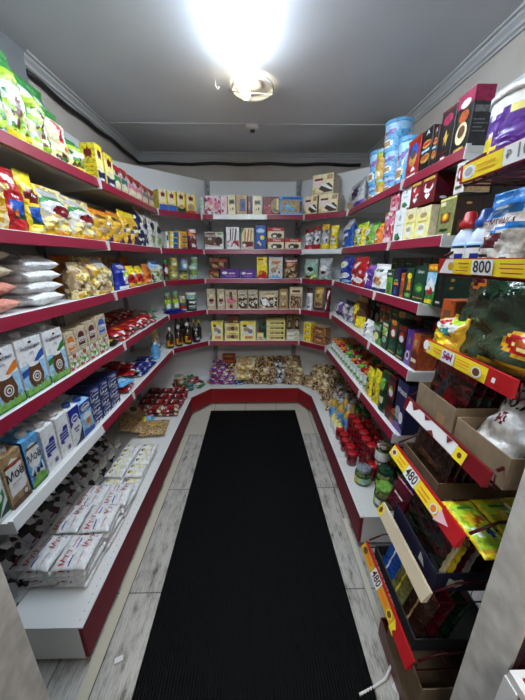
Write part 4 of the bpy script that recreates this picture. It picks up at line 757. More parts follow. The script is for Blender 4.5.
# goods standing in rows: kind, distance along the shelf, width, height, lift, options
ROWS = {
'L1': [
  ('green_snack',0.272,0.114,0.196,0.000,{'s': 0.02}),
  ('green_snack',0.389,0.107,0.227,0.000,{'s': 0.02}),
  ('lime_snack',0.497,0.101,0.176,0.000,{'s': 0.02}),
  ('green_snack',0.605,0.105,0.148,0.000,{'s': 0.02}),
  ('cream_snack',0.721,0.113,0.122,0.000,{'s': 0.02}),
  ('lime_snack',0.841,0.111,0.083,0.000,{'q': 'small', 's': 0.02}),
  ('star_carton',1.052,0.068,0.170,0.000,{'s': 0.02}),
  ('star_carton',1.156,0.107,0.155,0.000,{'s': 0.02}),
  ('red_star',1.262,0.080,0.140,0.000,{'k': 'green', 's': 0.02}),
  ('red_star',1.359,0.093,0.145,0.000,{'k': 'teal', 's': 0.02}),
  ('red_star',1.468,0.104,0.138,0.000,{'k': 'pink', 's': 0.02}),
  ('red_star',1.585,0.109,0.136,0.000,{'k': 'pink', 's': 0.02}),
  ('red_star',1.714,0.120,0.132,0.000,{'k': 'grey', 's': 0.02}),
  ('red_star',1.850,0.126,0.134,0.000,{'k': 'grey', 's': 0.02}),
],
'CL1': [
  ('star_blue',0.071,0.071,0.164,0.000,{'s': 0.02}),
  ('star_blue',0.152,0.074,0.161,0.000,{'s': 0.02}),
  ('star_green',0.237,0.077,0.165,0.000,{'s': 0.02}),
  ('star_red',0.331,0.091,0.162,0.000,{'s': 0.02}),
],
'L2': [
  ('red_pasta_bag',0.269,0.112,0.162,0.000,{'s': 0.02}),
  ('red_pasta_bag',0.391,0.125,0.188,0.000,{'s': 0.02}),
  ('yellow_pasta_bag',0.496,0.075,0.195,0.000,{'s': 0.02}),
  ('vermicelli_bag',0.626,0.172,0.172,0.000,{'s': 0.02}),
  ('vermicelli_bag',0.820,0.201,0.163,0.000,{'s': 0.02}),
  ('orange_bag',1.020,0.180,0.147,0.000,{'s': 0.02}),
  ('orange_bag',1.184,0.122,0.159,0.000,{'s': 0.02}),
  ('mustard_bag',1.305,0.092,0.186,0.000,{'s': 0.02}),
  ('mustard_bag',1.428,0.121,0.185,0.000,{'s': 0.02}),
  ('navy_tile_pack',1.610,0.204,0.241,0.000,{'s': 0.02}),
  ('cream_pack',1.794,0.119,0.239,0.000,{'s': 0.02}),
  ('cream_pack',1.946,0.135,0.220,0.000,{'s': 0.02}),
],
'CL2': [
  ('white_sleeve',0.082,0.023,0.137,0.000,{'s': 0.02}),
  ('blue_yellow_tin',0.137,0.076,0.050,0.000,{'s': 0.02}),
  ('blue_yellow_tin',0.141,0.076,0.050,0.046,{'q': 'middle', 's': 0.02}),
  ('blue_yellow_tin',0.146,0.075,0.053,0.091,{'q': 'top', 's': 0.02}),
  ('yellow_tin',0.224,0.080,0.053,0.000,{'s': 0.02}),
  ('yellow_tin',0.229,0.079,0.051,0.049,{'q': 'middle', 's': 0.02}),
  ('yellow_tin',0.233,0.079,0.054,0.095,{'q': 'top', 's': 0.02}),
  ('red_choc_pouch',0.332,0.094,0.176,0.000,{'s': 0.02}),
],
'L3': [
  ('cookie_bag',0.734,0.140,0.169,0.000,{'s': 0.02}),
  ('pasta_shell_bag',0.912,0.197,0.188,0.000,{'s': 0.02}),
  ('grey_shampoo_pouch',1.114,0.053,0.144,0.000,{'s': 0.05}),
  ('blue_white_bag',1.168,0.160,0.160,0.000,{'s': 0.02}),
  ('red_yellow_bag',1.323,0.119,0.139,0.000,{'s': 0.02}),
  ('red_yellow_bag',1.459,0.116,0.137,0.000,{'s': 0.02}),
  ('orange_soup_bag',1.603,0.131,0.149,0.000,{'s': 0.02}),
  ('meadow_bag',1.823,0.261,0.185,0.000,{'s': 0.02}),
],
'CL3': [
  ('red_green_can',0.050,0.043,0.177,0.000,{'s': 0.02}),
  ('olive_jar',0.127,0.084,0.117,0.000,{'s': 0.02}),
  ('olive_jar',0.135,0.068,0.086,0.109,{'q': 'upper', 's': 0.02}),
  ('caper_jar',0.231,0.083,0.080,0.000,{'s': 0.02}),
  ('purple_lid_jar',0.238,0.062,0.097,0.089,{'q': 'upper', 's': 0.02}),
  ('pea_can',0.337,0.087,0.123,0.000,{'s': 0.02}),
  ('pea_can',0.346,0.065,0.081,0.123,{'q': 'upper', 's': 0.02}),
],
'L4': [
  ('cowpot_carton',-0.042,0.110,0.217,0.000,{'k': 'orange', 's': 0.02}),
  ('cowpot_carton',0.064,0.090,0.223,0.000,{'k': 'orange', 's': 0.02}),
  ('cowpot_carton',0.176,0.120,0.222,0.000,{'k': 'orange', 's': 0.02}),
  ('cowpot_carton',0.305,0.123,0.227,0.000,{'k': 'blue', 's': 0.02}),
  ('cowpot_carton',0.434,0.112,0.226,0.000,{'k': 'green', 's': 0.02}),
  ('badge_carton',0.538,0.073,0.172,0.000,{'k': 'orange', 's': 0.02}),
  ('badge_carton',0.619,0.082,0.180,0.000,{'k': 'maroon', 's': 0.02}),
  ('badge_carton',0.709,0.087,0.190,0.000,{'k': 'maroon', 's': 0.02}),
  ('badge_carton',0.807,0.099,0.202,0.000,{'k': 'blue', 's': 0.02}),
],
'CL4': [
  ('herb_jar',0.062,0.061,0.196,0.000,{'s': 0.08}),
  ('herb_jar',0.144,0.063,0.199,0.000,{'s': 0.08}),
  ('pate_tin',0.208,0.065,0.149,0.000,{'s': 0.06}),
  ('green_label_tub',0.289,0.101,0.175,0.000,{'s': 0.02}),
],
'L5': [
  ('green_milk',0.027,0.058,0.178,0.000,{'s': 0.02}),
  ('brown_milk',0.105,0.082,0.210,0.000,{'s': 0.02}),
  ('blue_milk',0.193,0.074,0.212,0.000,{'s': 0.02}),
  ('stripe_milk',0.278,0.074,0.200,0.000,{'s': 0.02}),
  ('stripe_milk',0.362,0.074,0.200,0.000,{'s': 0.02}),
  ('navy_milk',0.444,0.075,0.193,0.000,{'s': 0.02}),
  ('icecream_milk',0.530,0.089,0.179,0.000,{'s': 0.02}),
  ('navy_pack',0.626,0.085,0.062,0.000,{'q': 'bottom', 's': 0.02}),
  ('navy_pack',0.626,0.085,0.062,0.062,{'q': 'middle', 's': 0.02}),
  ('navy_pack',0.626,0.085,0.062,0.124,{'q': 'top', 's': 0.02}),
  ('navy_pack',0.717,0.083,0.062,0.000,{'q': 'bottom', 's': 0.02}),
  ('navy_pack',0.717,0.083,0.062,0.062,{'q': 'middle', 's': 0.02}),
  ('navy_pack',0.717,0.083,0.062,0.124,{'q': 'top', 's': 0.02}),
  ('navy_pack',0.816,0.101,0.062,0.000,{'q': 'bottom', 's': 0.02}),
  ('navy_pack',0.816,0.101,0.062,0.062,{'q': 'middle', 's': 0.02}),
  ('navy_pack',0.816,0.101,0.062,0.124,{'q': 'top', 's': 0.02}),
],
'CL5': [
  ('sauce_bottle',0.013,0.072,0.200,0.000,{'s': 0.02}),
  ('sauce_bottle',0.106,0.070,0.204,0.000,{'s': 0.02}),
  ('sauce_bottle',0.208,0.080,0.218,0.000,{'s': 0.02}),
  ('round_sauce',0.304,0.077,0.142,0.000,{'s': 0.02}),
  ('dark_bottle',0.152,0.050,0.278,0.000,{'s': 0.14}),
  ('dark_bottle',0.215,0.052,0.280,0.000,{'s': 0.14}),
  ('dark_bottle',0.288,0.048,0.240,0.000,{'s': 0.14}),
  ('yellow_cap_bottle',0.336,0.049,0.215,0.000,{'s': 0.12}),
  ('yellow_cap_bottle',0.397,0.050,0.206,0.000,{'s': 0.12}),
],
'B1': [
  ('white_box',0.001,0.037,0.152,0.000,{'s': 0.03}),
  ('pink_box',0.099,0.147,0.159,0.000,{'s': 0.02}),
  ('pale_pink_box',0.204,0.055,0.159,0.000,{'s': 0.02}),
  ('cream_box',0.274,0.072,0.167,0.000,{'s': 0.02}),
  ('cookie_window_box',0.365,0.101,0.168,0.000,{'s': 0.02}),
  ('maroon_box',0.438,0.037,0.160,0.000,{'s': 0.02}),
  ('cream_box',0.508,0.081,0.160,0.000,{'s': 0.02}),
  ('berry_box',0.632,0.148,0.156,0.000,{'s': 0.02}),
  ('blue_window_box',0.814,0.208,0.157,0.000,{'s': 0.02}),
],
'CR1': [
  ('wafer_cake',0.048,0.129,0.156,0.000,{'s': 0.02}),
  ('wafer_cake',0.211,0.177,0.154,0.000,{'s': 0.02}),
  ('wafer_cake',0.153,0.196,0.160,0.155,{'q': 'upper', 's': 0.02}),
],
'B2': [
  ('rice_pie_box',0.098,0.180,0.157,0.000,{'s': 0.02}),
  ('white_red_box',0.273,0.123,0.200,0.000,{'s': 0.02}),
  ('green_red_box',0.413,0.119,0.192,0.000,{'s': 0.02}),
  ('blue_choc_box',0.537,0.100,0.214,0.000,{'s': 0.02}),
  ('redtop_box',0.680,0.157,0.101,0.000,{'s': 0.02}),
  ('redtop_box',0.679,0.156,0.100,0.096,{'q': 'upper', 's': 0.02}),
  ('redtop_box',0.845,0.153,0.101,0.000,{'s': 0.02}),
],
'CR2': [
  ('silver_red_pouch',0.039,0.085,0.182,0.000,{'s': 0.02}),
  ('silver_red_pouch',0.120,0.067,0.202,0.000,{'s': 0.02}),
  ('silver_yellow_pouch',0.203,0.079,0.214,0.000,{'s': 0.02}),
  ('yellow_candy_bag',0.290,0.076,0.200,0.000,{'s': 0.02}),
],
'B3': [
  ('brown_tray',0.082,0.093,0.085,0.000,{'s': 0.02}),
  ('brown_tray',0.130,0.191,0.112,0.093,{'q': 'upper', 's': 0.06}),
  ('purple_choc',0.241,0.186,0.094,0.000,{'sh': 1, 's': 0.02}),
  ('purple_choc',0.414,0.152,0.089,0.000,{'s': 0.02}),
  ('yellow_red_box',0.551,0.103,0.204,0.000,{'s': 0.02}),
  ('granola_box',0.681,0.137,0.205,0.000,{'s': 0.02}),
  ('nut_mix_bag',0.833,0.138,0.195,0.000,{'s': 0.02}),
],
'CR3': [
  ('sage_pouch',0.070,0.147,0.186,0.000,{'s': 0.02}),
  ('grey_cow_pouch',0.226,0.132,0.190,0.000,{'s': 0.02}),
],
'B4': [
  ('beige_box',0.042,0.085,0.204,0.000,{'k': 'a', 's': 0.02}),
  ('beige_box',0.138,0.075,0.204,0.000,{'k': 'b', 's': 0.02}),
  ('gingerbread_box',0.242,0.119,0.194,0.000,{'s': 0.02}),
  ('kraft_pebble_box',0.354,0.096,0.193,0.000,{'s': 0.02}),
  ('kraft_pebble_box',0.459,0.098,0.193,0.000,{'s': 0.02}),
  ('wide_kraft_box',0.614,0.192,0.183,0.000,{'s': 0.02}),
  ('slim_kraft_box',0.764,0.086,0.202,0.000,{'s': 0.02}),
  ('stick_kraft_box',0.888,0.132,0.222,0.000,{'s': 0.02}),
],
'CR4': [
  ('white_tube_bag',0.077,0.070,0.217,0.000,{'s': 0.02}),
  ('honey_biscuit_bag',0.179,0.101,0.233,0.000,{'s': 0.02}),
  ('red_stripe_bag',0.278,0.054,0.229,0.000,{'s': 0.02}),
],
'B5': [
  ('yellow_pic_box',0.088,0.119,0.197,0.000,{'s': 0.02}),
  ('yellow_biscuit_box',0.238,0.151,0.081,0.000,{'s': 0.02}),
  ('yellow_biscuit_box',0.241,0.150,0.095,0.081,{'q': 'upper', 's': 0.02}),
  ('brown_choc_box',0.254,0.114,0.078,0.175,{'s': 0.05}),
  ('yellow_pic_box',0.405,0.162,0.196,0.000,{'k': 'w', 's': 0.02}),
  ('small_yellow_box',0.530,0.068,0.069,0.000,{'s': 0.02}),
  ('teal_figure_box',0.558,0.081,0.207,0.000,{'s': 0.12}),
  ('long_yellow_box',0.692,0.193,0.052,0.000,{'q': 'bottom', 's': 0.02}),
  ('long_yellow_box',0.692,0.193,0.052,0.052,{'q': 'second-lowest', 's': 0.02}),
  ('long_yellow_box',0.692,0.193,0.052,0.104,{'q': 'third-lowest', 's': 0.02}),
  ('long_yellow_box',0.692,0.193,0.052,0.156,{'q': 'top', 's': 0.02}),
  ('dull_brown_box',0.662,0.088,0.213,0.000,{'s': 0.2}),
  ('dull_brown_box',0.756,0.077,0.212,0.000,{'s': 0.2}),
  ('dull_brown_box',0.850,0.066,0.234,0.000,{'s': 0.2}),
  ('dull_brown_box',0.933,0.078,0.255,0.000,{'s': 0.2}),
  ('flat_white_box',0.870,0.131,0.045,0.000,{'q': 'lower', 's': 0.02}),
  ('flat_white_box',0.870,0.131,0.045,0.045,{'q': 'upper', 's': 0.02}),
],
'CR5': [
  ('yellow_sachet_box',0.072,0.088,0.065,0.000,{'q': 'bottom', 's': 0.02}),
  ('yellow_sachet_box',0.072,0.088,0.065,0.065,{'q': 'middle', 's': 0.02}),
  ('yellow_sachet_box',0.072,0.088,0.065,0.130,{'q': 'top', 's': 0.02}),
  ('brown_waffle_pack',0.217,0.154,0.090,0.000,{'s': 0.02}),
  ('brown_waffle_pack',0.217,0.154,0.090,0.090,{'q': 'upper', 's': 0.02}),
],
'R1': [
  ('plum_pouch',0.049,0.387,0.203,0.000,{'s': 0.02}),
  ('chips_tub',0.376,0.137,0.104,0.000,{'s': 0.02}),
  ('chips_tub',0.347,0.137,0.222,0.098,{'q': 'middle-tier', 's': 0.02}),
  ('yellow_tub',0.510,0.095,0.110,0.000,{'s': 0.02}),
  ('yellow_tub',0.479,0.095,0.186,0.104,{'q': 'middle-tier', 's': 0.02}),
  ('chips_tub',0.641,0.151,0.102,0.000,{'s': 0.02}),
  ('chips_tub',0.613,0.151,0.153,0.096,{'q': 'middle-tier', 's': 0.02}),
  ('chips_tub',0.578,0.164,0.169,0.236,{'q': 'topmost', 's': 0.02}),
  ('chips_tub',0.798,0.121,0.248,0.000,{'s': 0.02}),
  ('comic_bag',0.884,0.040,0.169,0.000,{'s': 0.02}),
  ('red_burger_box',0.982,0.132,0.185,0.000,{'s': 0.02}),
  ('hotdog_box',1.100,0.087,0.183,0.000,{'s': 0.02}),
  ('hotdog_box',1.172,0.039,0.165,0.000,{'q': 'narrow', 's': 0.02}),
  ('black_tea_box',1.245,0.091,0.199,0.000,{'s': 0.02}),
  ('magenta_black_box',1.349,0.098,0.208,0.000,{'s': 0.02}),
],
'R2': [
  ('bluewhite_tube',0.040,0.233,0.225,0.000,{'s': 0.02}),
  ('lime_noodle_bag',0.353,0.214,0.167,0.000,{'s': 0.02}),
  ('green_noodle_bag',0.573,0.184,0.143,0.000,{'s': 0.02}),
  ('orange_noodle_bag',0.729,0.095,0.125,0.000,{'s': 0.02}),
  ('pink_pattern_box',0.853,0.124,0.169,0.000,{'s': 0.02}),
  ('white_leaf_box',0.981,0.107,0.161,0.000,{'s': 0.02}),
  ('cream_cup_box',1.096,0.103,0.148,0.000,{'s': 0.02}),
  ('cream_cup_box',1.217,0.125,0.138,0.000,{'s': 0.02}),
  ('olive_fire_box',1.396,0.113,0.145,0.000,{'dp': 0.3, 's': 0.02}),
],
'R3': [
  ('blue_daisy_tub',0.230,0.286,0.208,0.000,{'s': 0.02}),
  ('red_daisy_tub',0.546,0.272,0.198,0.000,{'s': 0.02}),
  ('purple_star_bag',0.759,0.115,0.148,0.000,{'s': 0.02}),
  ('cracker_box',0.922,0.194,0.156,0.000,{'s': 0.02}),
  ('green_tea_box',1.067,0.069,0.128,0.000,{'s': 0.02}),
  ('blue_tea_box',1.148,0.069,0.140,0.000,{'s': 0.02}),
  ('brown_tea_box',1.211,0.037,0.118,0.000,{'s': 0.02}),
  ('lemon_tea_box',1.274,0.068,0.143,0.000,{'s': 0.02}),
  ('darkgreen_tea_box',1.364,0.093,0.154,0.000,{'s': 0.02}),
  ('mountain_tea_box',1.452,0.067,0.163,0.000,{'s': 0.02}),
  ('black_tea_carton',1.514,0.044,0.150,0.000,{'s': 0.02}),
],
'R4': [
  ('violet_bag',0.007,0.172,0.129,0.000,{'s': 0.06}),
  ('white_daisy_bag',0.300,0.279,0.160,0.000,{'s': 0.05}),
  ('choc_yellow_bag',0.524,0.183,0.219,0.000,{'s': 0.06}),
  ('white_loop_bag',0.825,0.109,0.110,0.000,{'s': 0.02}),
  ('green_grain_box',0.984,0.108,0.118,0.000,{'s': 0.02}),
  ('lime_herb_box',1.094,0.082,0.153,0.000,{'s': 0.02}),
  ('orange_tip_box',1.190,0.085,0.183,0.000,{'s': 0.02}),
  ('black_fruit_box',1.282,0.076,0.172,0.000,{'s': 0.02}),
  ('purple_tea_box',1.357,0.054,0.170,0.000,{'s': 0.02}),
  ('orange_tea_box',1.415,0.054,0.166,0.000,{'s': 0.02}),
],
'R5': [
  ('yellow_seed_pack',1.017,0.086,0.178,0.000,{'s': 0.02}),
  ('yellow_seed_pack',1.115,0.077,0.203,0.000,{'s': 0.02}),
  ('green_spice_pack',1.210,0.083,0.229,0.000,{'s': 0.02}),
  ('red_spice_box',1.302,0.074,0.238,0.000,{'s': 0.02}),
  ('navy_choc_box',1.410,0.097,0.258,0.000,{'s': 0.02}),
],
}
#@ROWS@
proto = {}
GOODS = []          # (root, kind key, sub, place, order along the shelf, qualifier, hidden)
def thing(kind, w, h, d, sub, seed=0):
    kd = K[kind]
    c = KSUB.get(sub, sub)
    key = (kind, sub, round(w / .03), round(h / .04), seed if kd[3] in ('pouch', 'pillow') else 0)
    if key not in proto:
        r = make_root(kd, w, h, d, c, seed * 7 + len(proto)); proto[key] = (r, w, h, d); return r
    p, pw, ph, pd = proto[key]
    r = copy_tree(p)
    r.scale = ((w / pw), (d / pd) if kd[3] != 'pillow' else h / ph, (h / ph) if kd[3] != 'pillow' else d / pd)
    if kd[3] in ('jar', 'can', 'tub', 'bottle'): r.scale = (w / pw, w / pw, h / ph)
    return r
def put(kind, key, t, w, h, zo=0, s=.02, k=None, q='', sh=False, dp=None, tilt=0, rz=0, hidden=False, seed=0, z=None, rx=None):
    p0, dr, n, deck, L = frame(key)
    kd = K[kind]; shp = kd[3]
    w *= .985; h *= .995
    if key == 'L1' and kd[3] == 'pouch': h *= 1.62; w *= 1.12
    if key == 'L2' and kd[3] == 'pouch': h *= 1.12; w *= 1.12
    if kind == 'star_carton': h *= 1.1; t += .02
    d = dp or kd[5]
    if shp in ('jar', 'can', 'tub', 'bottle'): d = w
    if shp == 'carton': d = w * .95
    if shp == 'pouch': d = min(d, w * .8)
    o = thing(kind, w, h, d, k, seed)
    dep = h if shp == 'pillow' else d
    c = p0 + dr * t + n * (s + dep * (.3 if shp == 'pouch' else .5))
    o.location = (c.x, c.y, (deck + zo + .001) if z is None else z)
    a = math.atan2(dr.y, dr.x)
    if rx is None: rx = -tilt
    o.rotation_mode = 'XYZ'
    o.rotation_euler = (rx, 0, a + rz)
    GOODS.append((o, kind, k, key, t, q, hidden, zo))
    return o
for key, items in ROWS.items():
    rnd = random.Random(key)
    for (kind, t, w, h, zo, o) in items:
        o = dict(o); s = o.pop('s', .02)
        shp = K[kind][3]
        put(kind, key, t, w, h, zo, s, o.get('k'), o.get('q', ''), dp=o.get('dp'), rz=R(rnd.uniform(-2, 2)) if shp in ('box', 'pouch') and zo == 0 else 0)
# ---- lying goods -----------------------------------------------------------
rnd = random.Random(11)
def lay(kind, key, t, w, h, zo, s, k=None, q='', hidden=False, rz=0, seed=0, tx=0):
    return put(kind, key, t, w, h, zo, s, k, q, rz=rz, hidden=hidden, seed=seed, rx=tx)
# salt in two piles at the near end of the third left shelf
names = ['bottom', 'second', 'third', 'top']
for j in range(4):
    lay('salt_bag', 'L3', .24, .22, .2, j * .055, .03, 'salmon' if j < 2 else 'beige', names[j] + ' of the near pile', rz=R(rnd.uniform(-6, 6)), seed=j)
    lay('salt_bag', 'L3', .49, .2, .22, j * .043, .025 , 'white', names[j] + ' of the white pile', rz=R(rnd.uniform(-6, 6)), seed=j)
for j in range(3): lay('salt_bag', 'L3', .03, .17, .2, j * .05, .03, 'offwhite', names[j] + ' of the end pile', seed=j)
for j in range(3):
    lay('salt_bag', 'L3', .3, .26, .12, .02 + j * .05, .22, 'beige', names[j] + ' at the back', rz=R(rnd.uniform(-6, 6)), seed=j)
# red packets on the further half of the fourth left shelf
lay('butterfly_packet', 'L4', .93, .12, .12, 0, .01, rz=R(10))
i = 0
for a in range(5):
    for b in range(2):
        for c in range(3 if b else 2):
            i += 1
            lay('red_packet', 'L4', 1.04 + a * .13 + rnd.uniform(-.012, .012), .135, .15, c * .032 + (.01 if b else 0), .015 + b * .15, None, '', hidden=True, rz=R(rnd.uniform(-28, 28)), seed=i % 4, tx=R(rnd.uniform(-6, 10)))
for a in range(3): lay('white_green_packet', 'L4', 1.68 + a * .09, .1, .13, .0 + (a % 2) * .03, .04 + .04 * a, None, ['near', 'middle', 'far'][a], rz=R(20 * a - 15), seed=a)
lay('royal_packet', 'CL4', .11, .2, .1, .001, .004, None, 'upper', rz=R(8)); lay('royal_packet', 'CL4', .08, .16, .1, .022, .02, None, 'upper', rz=R(-6))
# fifth shelf, further half
lay('tan_packet', 'L5', .94, .16, .2, 0, .12, None, 'near'); lay('tan_packet', 'L5', 1.12, .16, .2, .0, .14, None, 'middle', rz=R(12)); lay('tan_packet', 'L5', 1.36, .2, .2, 0, .14, None, 'far', rz=R(-10))
lay('aqua_packet', 'L5', 1.0, .13, .13, .036, .015, None, '', rz=R(-12)); lay('red_packet', 'L5', 1.0, .14, .14, 0, .012, None, 'lower', rz=R(5), seed=2)
for a in range(3): lay('red_packet', 'L5', 1.16 + .06 * (a % 2), .12, .13, .04 + a * .03, .05 + .03 * a, None, ['lower', 'middle', 'upper'][a] + ' of three', rz=R(rnd.uniform(-20, 20)), seed=a)
for a in range(6): lay('navy_packet', 'L5', 1.25 + .1 * (a // 2) + rnd.uniform(-.01, .01), .11, .13, (a % 2) * .035 + (.04 if a > 1 else 0) * 0, .015 + .02 * (a % 2), None, ['lower', 'upper'][a % 2], rz=R(rnd.uniform(-15, 15)), seed=a % 3)
put('blue_standing_bag', 'L5', 1.66, .13, .17, 0, .05, rz=R(10)); put('foil_sheet_bag', 'L5', 1.79, .12, .24, 0, .12, rz=R(-8), tilt=R(-6))
# ---- the bottom shelf on the left: sachets -----------------------------------
def heapset(kind, key, cells, k=None, hidden=True, wh=(.14, .14), step=.033):
    for i, (t, s, lv) in enumerate(cells):
        for j in range(lv):
            top = j == lv - 1
            lay(kind, key, t + rnd.uniform(-.006, .006), wh[0], wh[1], j * step, s + rnd.uniform(-.004, .004), k, '', hidden=not top or hidden, rz=R(rnd.uniform(-5, 5)), seed=(i + j) % 3)
heapset('milk_sachet', 'L6', [(.21, .03, 4), (.21, .165, 4), (.375, .022, 4), (.375, .158, 4), (.55, .022, 3), (.55, .158, 3)], None, False, (.165, .135), .032)
heapset('mayo_sachet', 'L6', [(.68, .03, 1), (.68, .145, 1)], 'lyellow', False, (.12, .11), .032)
for i, (t, kk) in enumerate([(.78, 'lyellow'), (.89, 'lyellow'), (.99, 'pink')]):
    heapset('mayo_sachet', 'L6', [(t, .03, 2), (t, .145, 2)], kk, False, (.112, .11), .03)
for i in range(4): lay('mayo_sachet', 'L6', .72 + i * .1, .09, .1, .04 + .01 * (i % 2), .26, 'pink', 'leaning at the back', rz=R(30), seed=i % 3, tx=R(-40))
for i in range(8): lay('cow_sachet', 'L6', .07 + i * .125, .14, .2, .06 + .01 * (i % 2), .26, None, '', rz=R(rnd.uniform(-4, 4)), seed=i % 3, tx=R(48))
for i in range(4): lay('cow_sachet', 'L6', .12 + i * .19, .17, .15, .02 , .3, None, 'lower', hidden=True, seed=i % 3)
lay('grain_bag', 'L6', 1.3, .22, .2, 0, .05, None, 'front', rz=R(6), seed=1); lay('grain_bag', 'L6', 1.27, .24, .2, .05, .22, None, 'leaning', rz=R(25), seed=2, tx=R(25))
lay('tan_packet', 'L6', 1.48, .18, .2, .06, .3, None, 'dark', tx=R(30)); lay('aqua_packet', 'L6', 1.44, .1, .1, 0, .2, None, 'small', rz=R(20))
i = 0
for a in range(4):
    for b in range(3):
        for c in range(2):
            i += 1
            lay('redgreen_packet' if a == 0 else 'hot_packet', 'L6', 1.56 + a * .12 + rnd.uniform(-.01, .01), .12, .13, c * .034, .025 + b * .13, None, '', hidden=True, rz=R(rnd.uniform(-12, 12)), seed=i % 4)
put('nescan', 'CL6', .02, .1, .14, 0, .17); put('teal_can', 'CL6', .06, .085, .07, 0, .06)
for i in range(5): lay(['redgreen_packet', 'white_green_packet', 'hot_packet'][i % 3], 'CL6', -.02 + .06 * i, .11, .11, .035 * (i % 2), .12 + .04 * (i % 3), None, 'loose', rz=R(40 * i), seed=i % 3)
lay('white_green_packet', 'CL6', .16, .12, .12, 0, .03, None, 'front', rz=R(20)); lay('white_green_packet', 'CL6', .13, .12, .12, .0, .26, None, 'rear', rz=R(-20))
# ---- biscuit and sweet heap along the back, right corner and far right --------
def in_heap(key, t0, t1, s0, s1, rows, cols, kinds, z0, zs, size):
    n = 0
    for j in range(rows):
        s = s0 + (s1 - s0) * (j + .5) / rows
        for i in range(cols):
            t = t0 + (t1 - t0) * (i + .5 + (.25 if j % 2 else 0)) / cols
            kind = kinds(i / cols, j / rows)
            lv = zs(i / cols, j / rows)
            for l in range(lv):
                n += 1
                lay(kind, key, t + rnd.uniform(-.012, .012), size[0], size[1], z0 + l * .042, s - size[1] / 2 + rnd.uniform(-.01, .01), None, '', hidden=True, rz=R(rnd.uniform(-45, 45)), seed=n % 4, tx=R(rnd.uniform(-14, 14) + (22 if j else 12)))
def bk(u, v):
    if u < .1: return 'pink_candy_packet'
    if u < .2: return 'brown_candy_packet' if v > .4 else 'pink_candy_packet'
    if u < .34: return 'blue_candy_packet' if v < .6 else 'brown_candy_packet'
    if u < .66: return rnd.choice(['dark_cookie_packet', 'cookie_packet', 'brown_candy_packet'])
    if u < .8: return 'foil_candy_packet' if v < .6 else 'dark_cookie_packet'
    return rnd.choice(['cookie_packet', 'dark_cookie_packet', 'cookie_packet'])
in_heap('B6', .0, 1.0, .07, .4, 4, 11, bk, .004, lambda u, v: 1 + int(v * 5) + (1 if u > .3 and v > .2 else 0), (.115, .1))
in_heap('CL6', .0, .24, .1, .36, 3, 3, lambda u, v: rnd.choice(['white_green_packet', 'hot_packet', 'redgreen_packet', 'foil_candy_packet']), .004, lambda u, v: 1 + int(v * 1.5), (.1, .1))
lay('big_cracker_bag', 'B6', .37, .2, .17, .06, .04, None, 'lower front', rz=R(8), seed=1, tx=R(15)); lay('big_cracker_bag', 'B6', .4, .23, .18, .16, .12, None, 'upper', rz=R(-10), seed=2, tx=R(28))
put('amber_box', 'B6', .2, .15, .09, .17, .32)
in_heap('CR6', -.04, .26, .07, .42, 4, 4, lambda u, v: rnd.choice(['cookie_packet', 'dark_cookie_packet', 'cookie_packet', 'brown_candy_packet']), .004, lambda u, v: 2 + int(v * 4), (.11, .1))
in_heap('R6', -.02, .38, .08, .5, 5, 5, lambda u, v: rnd.choice(['cookie_packet', 'dark_cookie_packet', 'brown_candy_packet', 'foil_candy_packet']), .004, lambda u, v: 1 + int(v * 3.5), (.11, .1))
# ---- bottles and jars, bottom right ------------------------------------------
for i in range(6): put('juice_bottle', 'R6', .46 + (i % 3) * .1, .075, .22, 0, .06 + (i // 3) * .1 + .03 * (i % 3), None, 'rear' if i > 2 else 'front')
for i in range(4): put('tall_oil', 'R6', .62 + i * .045, .05, .15, 0, .03 + .01 * (i % 2), None, '')
n = 0
for i in range(7):
    for j in range(3):
        if i > 4 and j == 0: continue
        n += 1
        put('jam_jar', 'R6', .78 + i * .072 - .01 * j, .07, .09 if j == 0 else .1, 0, .03 + j * .085 + .01 * (i % 2), None, 'in the %s line' % ['front', 'second', 'third'][j])
        if j == 1 and i < 6 or (j == 2 and i < 5): put('jam_jar', 'R6', .78 + i * .072 - .01 * j, .07, .09, .101, .03 + j * .085 + .01 * (i % 2), None, 'stacked on the %s line' % ['', 'second', 'third'][j])
put('green_lid_jar', 'R6', .78, .08, .13, .1, .21); put('green_lid_jar', 'R6', .66, .06, .1, .1, .2, None, 'small')
put('silver_lid_jar', 'R6', 1.235, .098, .11, 0, .03); put('pickle_jar', 'R6', 1.285, .1, .135, 0, .14); put('lime_lid_jar', 'R6', 1.41, .1, .13, 0, .08)
put('printed_lid_jar', 'R6', 1.19, .085, .12, .0, .16, None, 'lower'); put('printed_lid_jar', 'R6', 1.19, .085, .12, .121, .16, None, 'upper')
put('white_lid_jar', 'R6', 1.19, .09, .15, .0, .26, None, ''); put('pickle_jar', 'R6', 1.3, .09, .15, .0, .25, None, 'rear'); put('white_lid_jar', 'R6', 1.19, .09, .11, .152, .26, None, 'upper')
# ---- spice jars, fifth right shelf --------------------------------------------
for i in range(13):
    for j in range(3):
        put('spice_jar', 'R5', .1 + i * .069, .06, .12 - .004 * (i % 3), 0, .02 + j * .066, ['orange', 'red', 'lgreen', 'red', 'orange', 'red', 'lgreen', 'green'][(i + j * 3) % 8] if i > 2 else 'orange', '')
for i in range(6):
    put('yellow_seed_pack' if i < 3 else 'green_spice_pack', 'R5', 1.02 + i * .055, .06, .16, 0, .1, None, 'second row', tilt=R(6))
for i in range(3):
    for j in range(2): put('red_spice_box', 'R5', 1.22 + .08 * i, .075, .13, j * .0, .11 + .09 * j, None, 'row behind')
put('amber_box', 'R5', 1.36, .08, .08, 0, .02); 
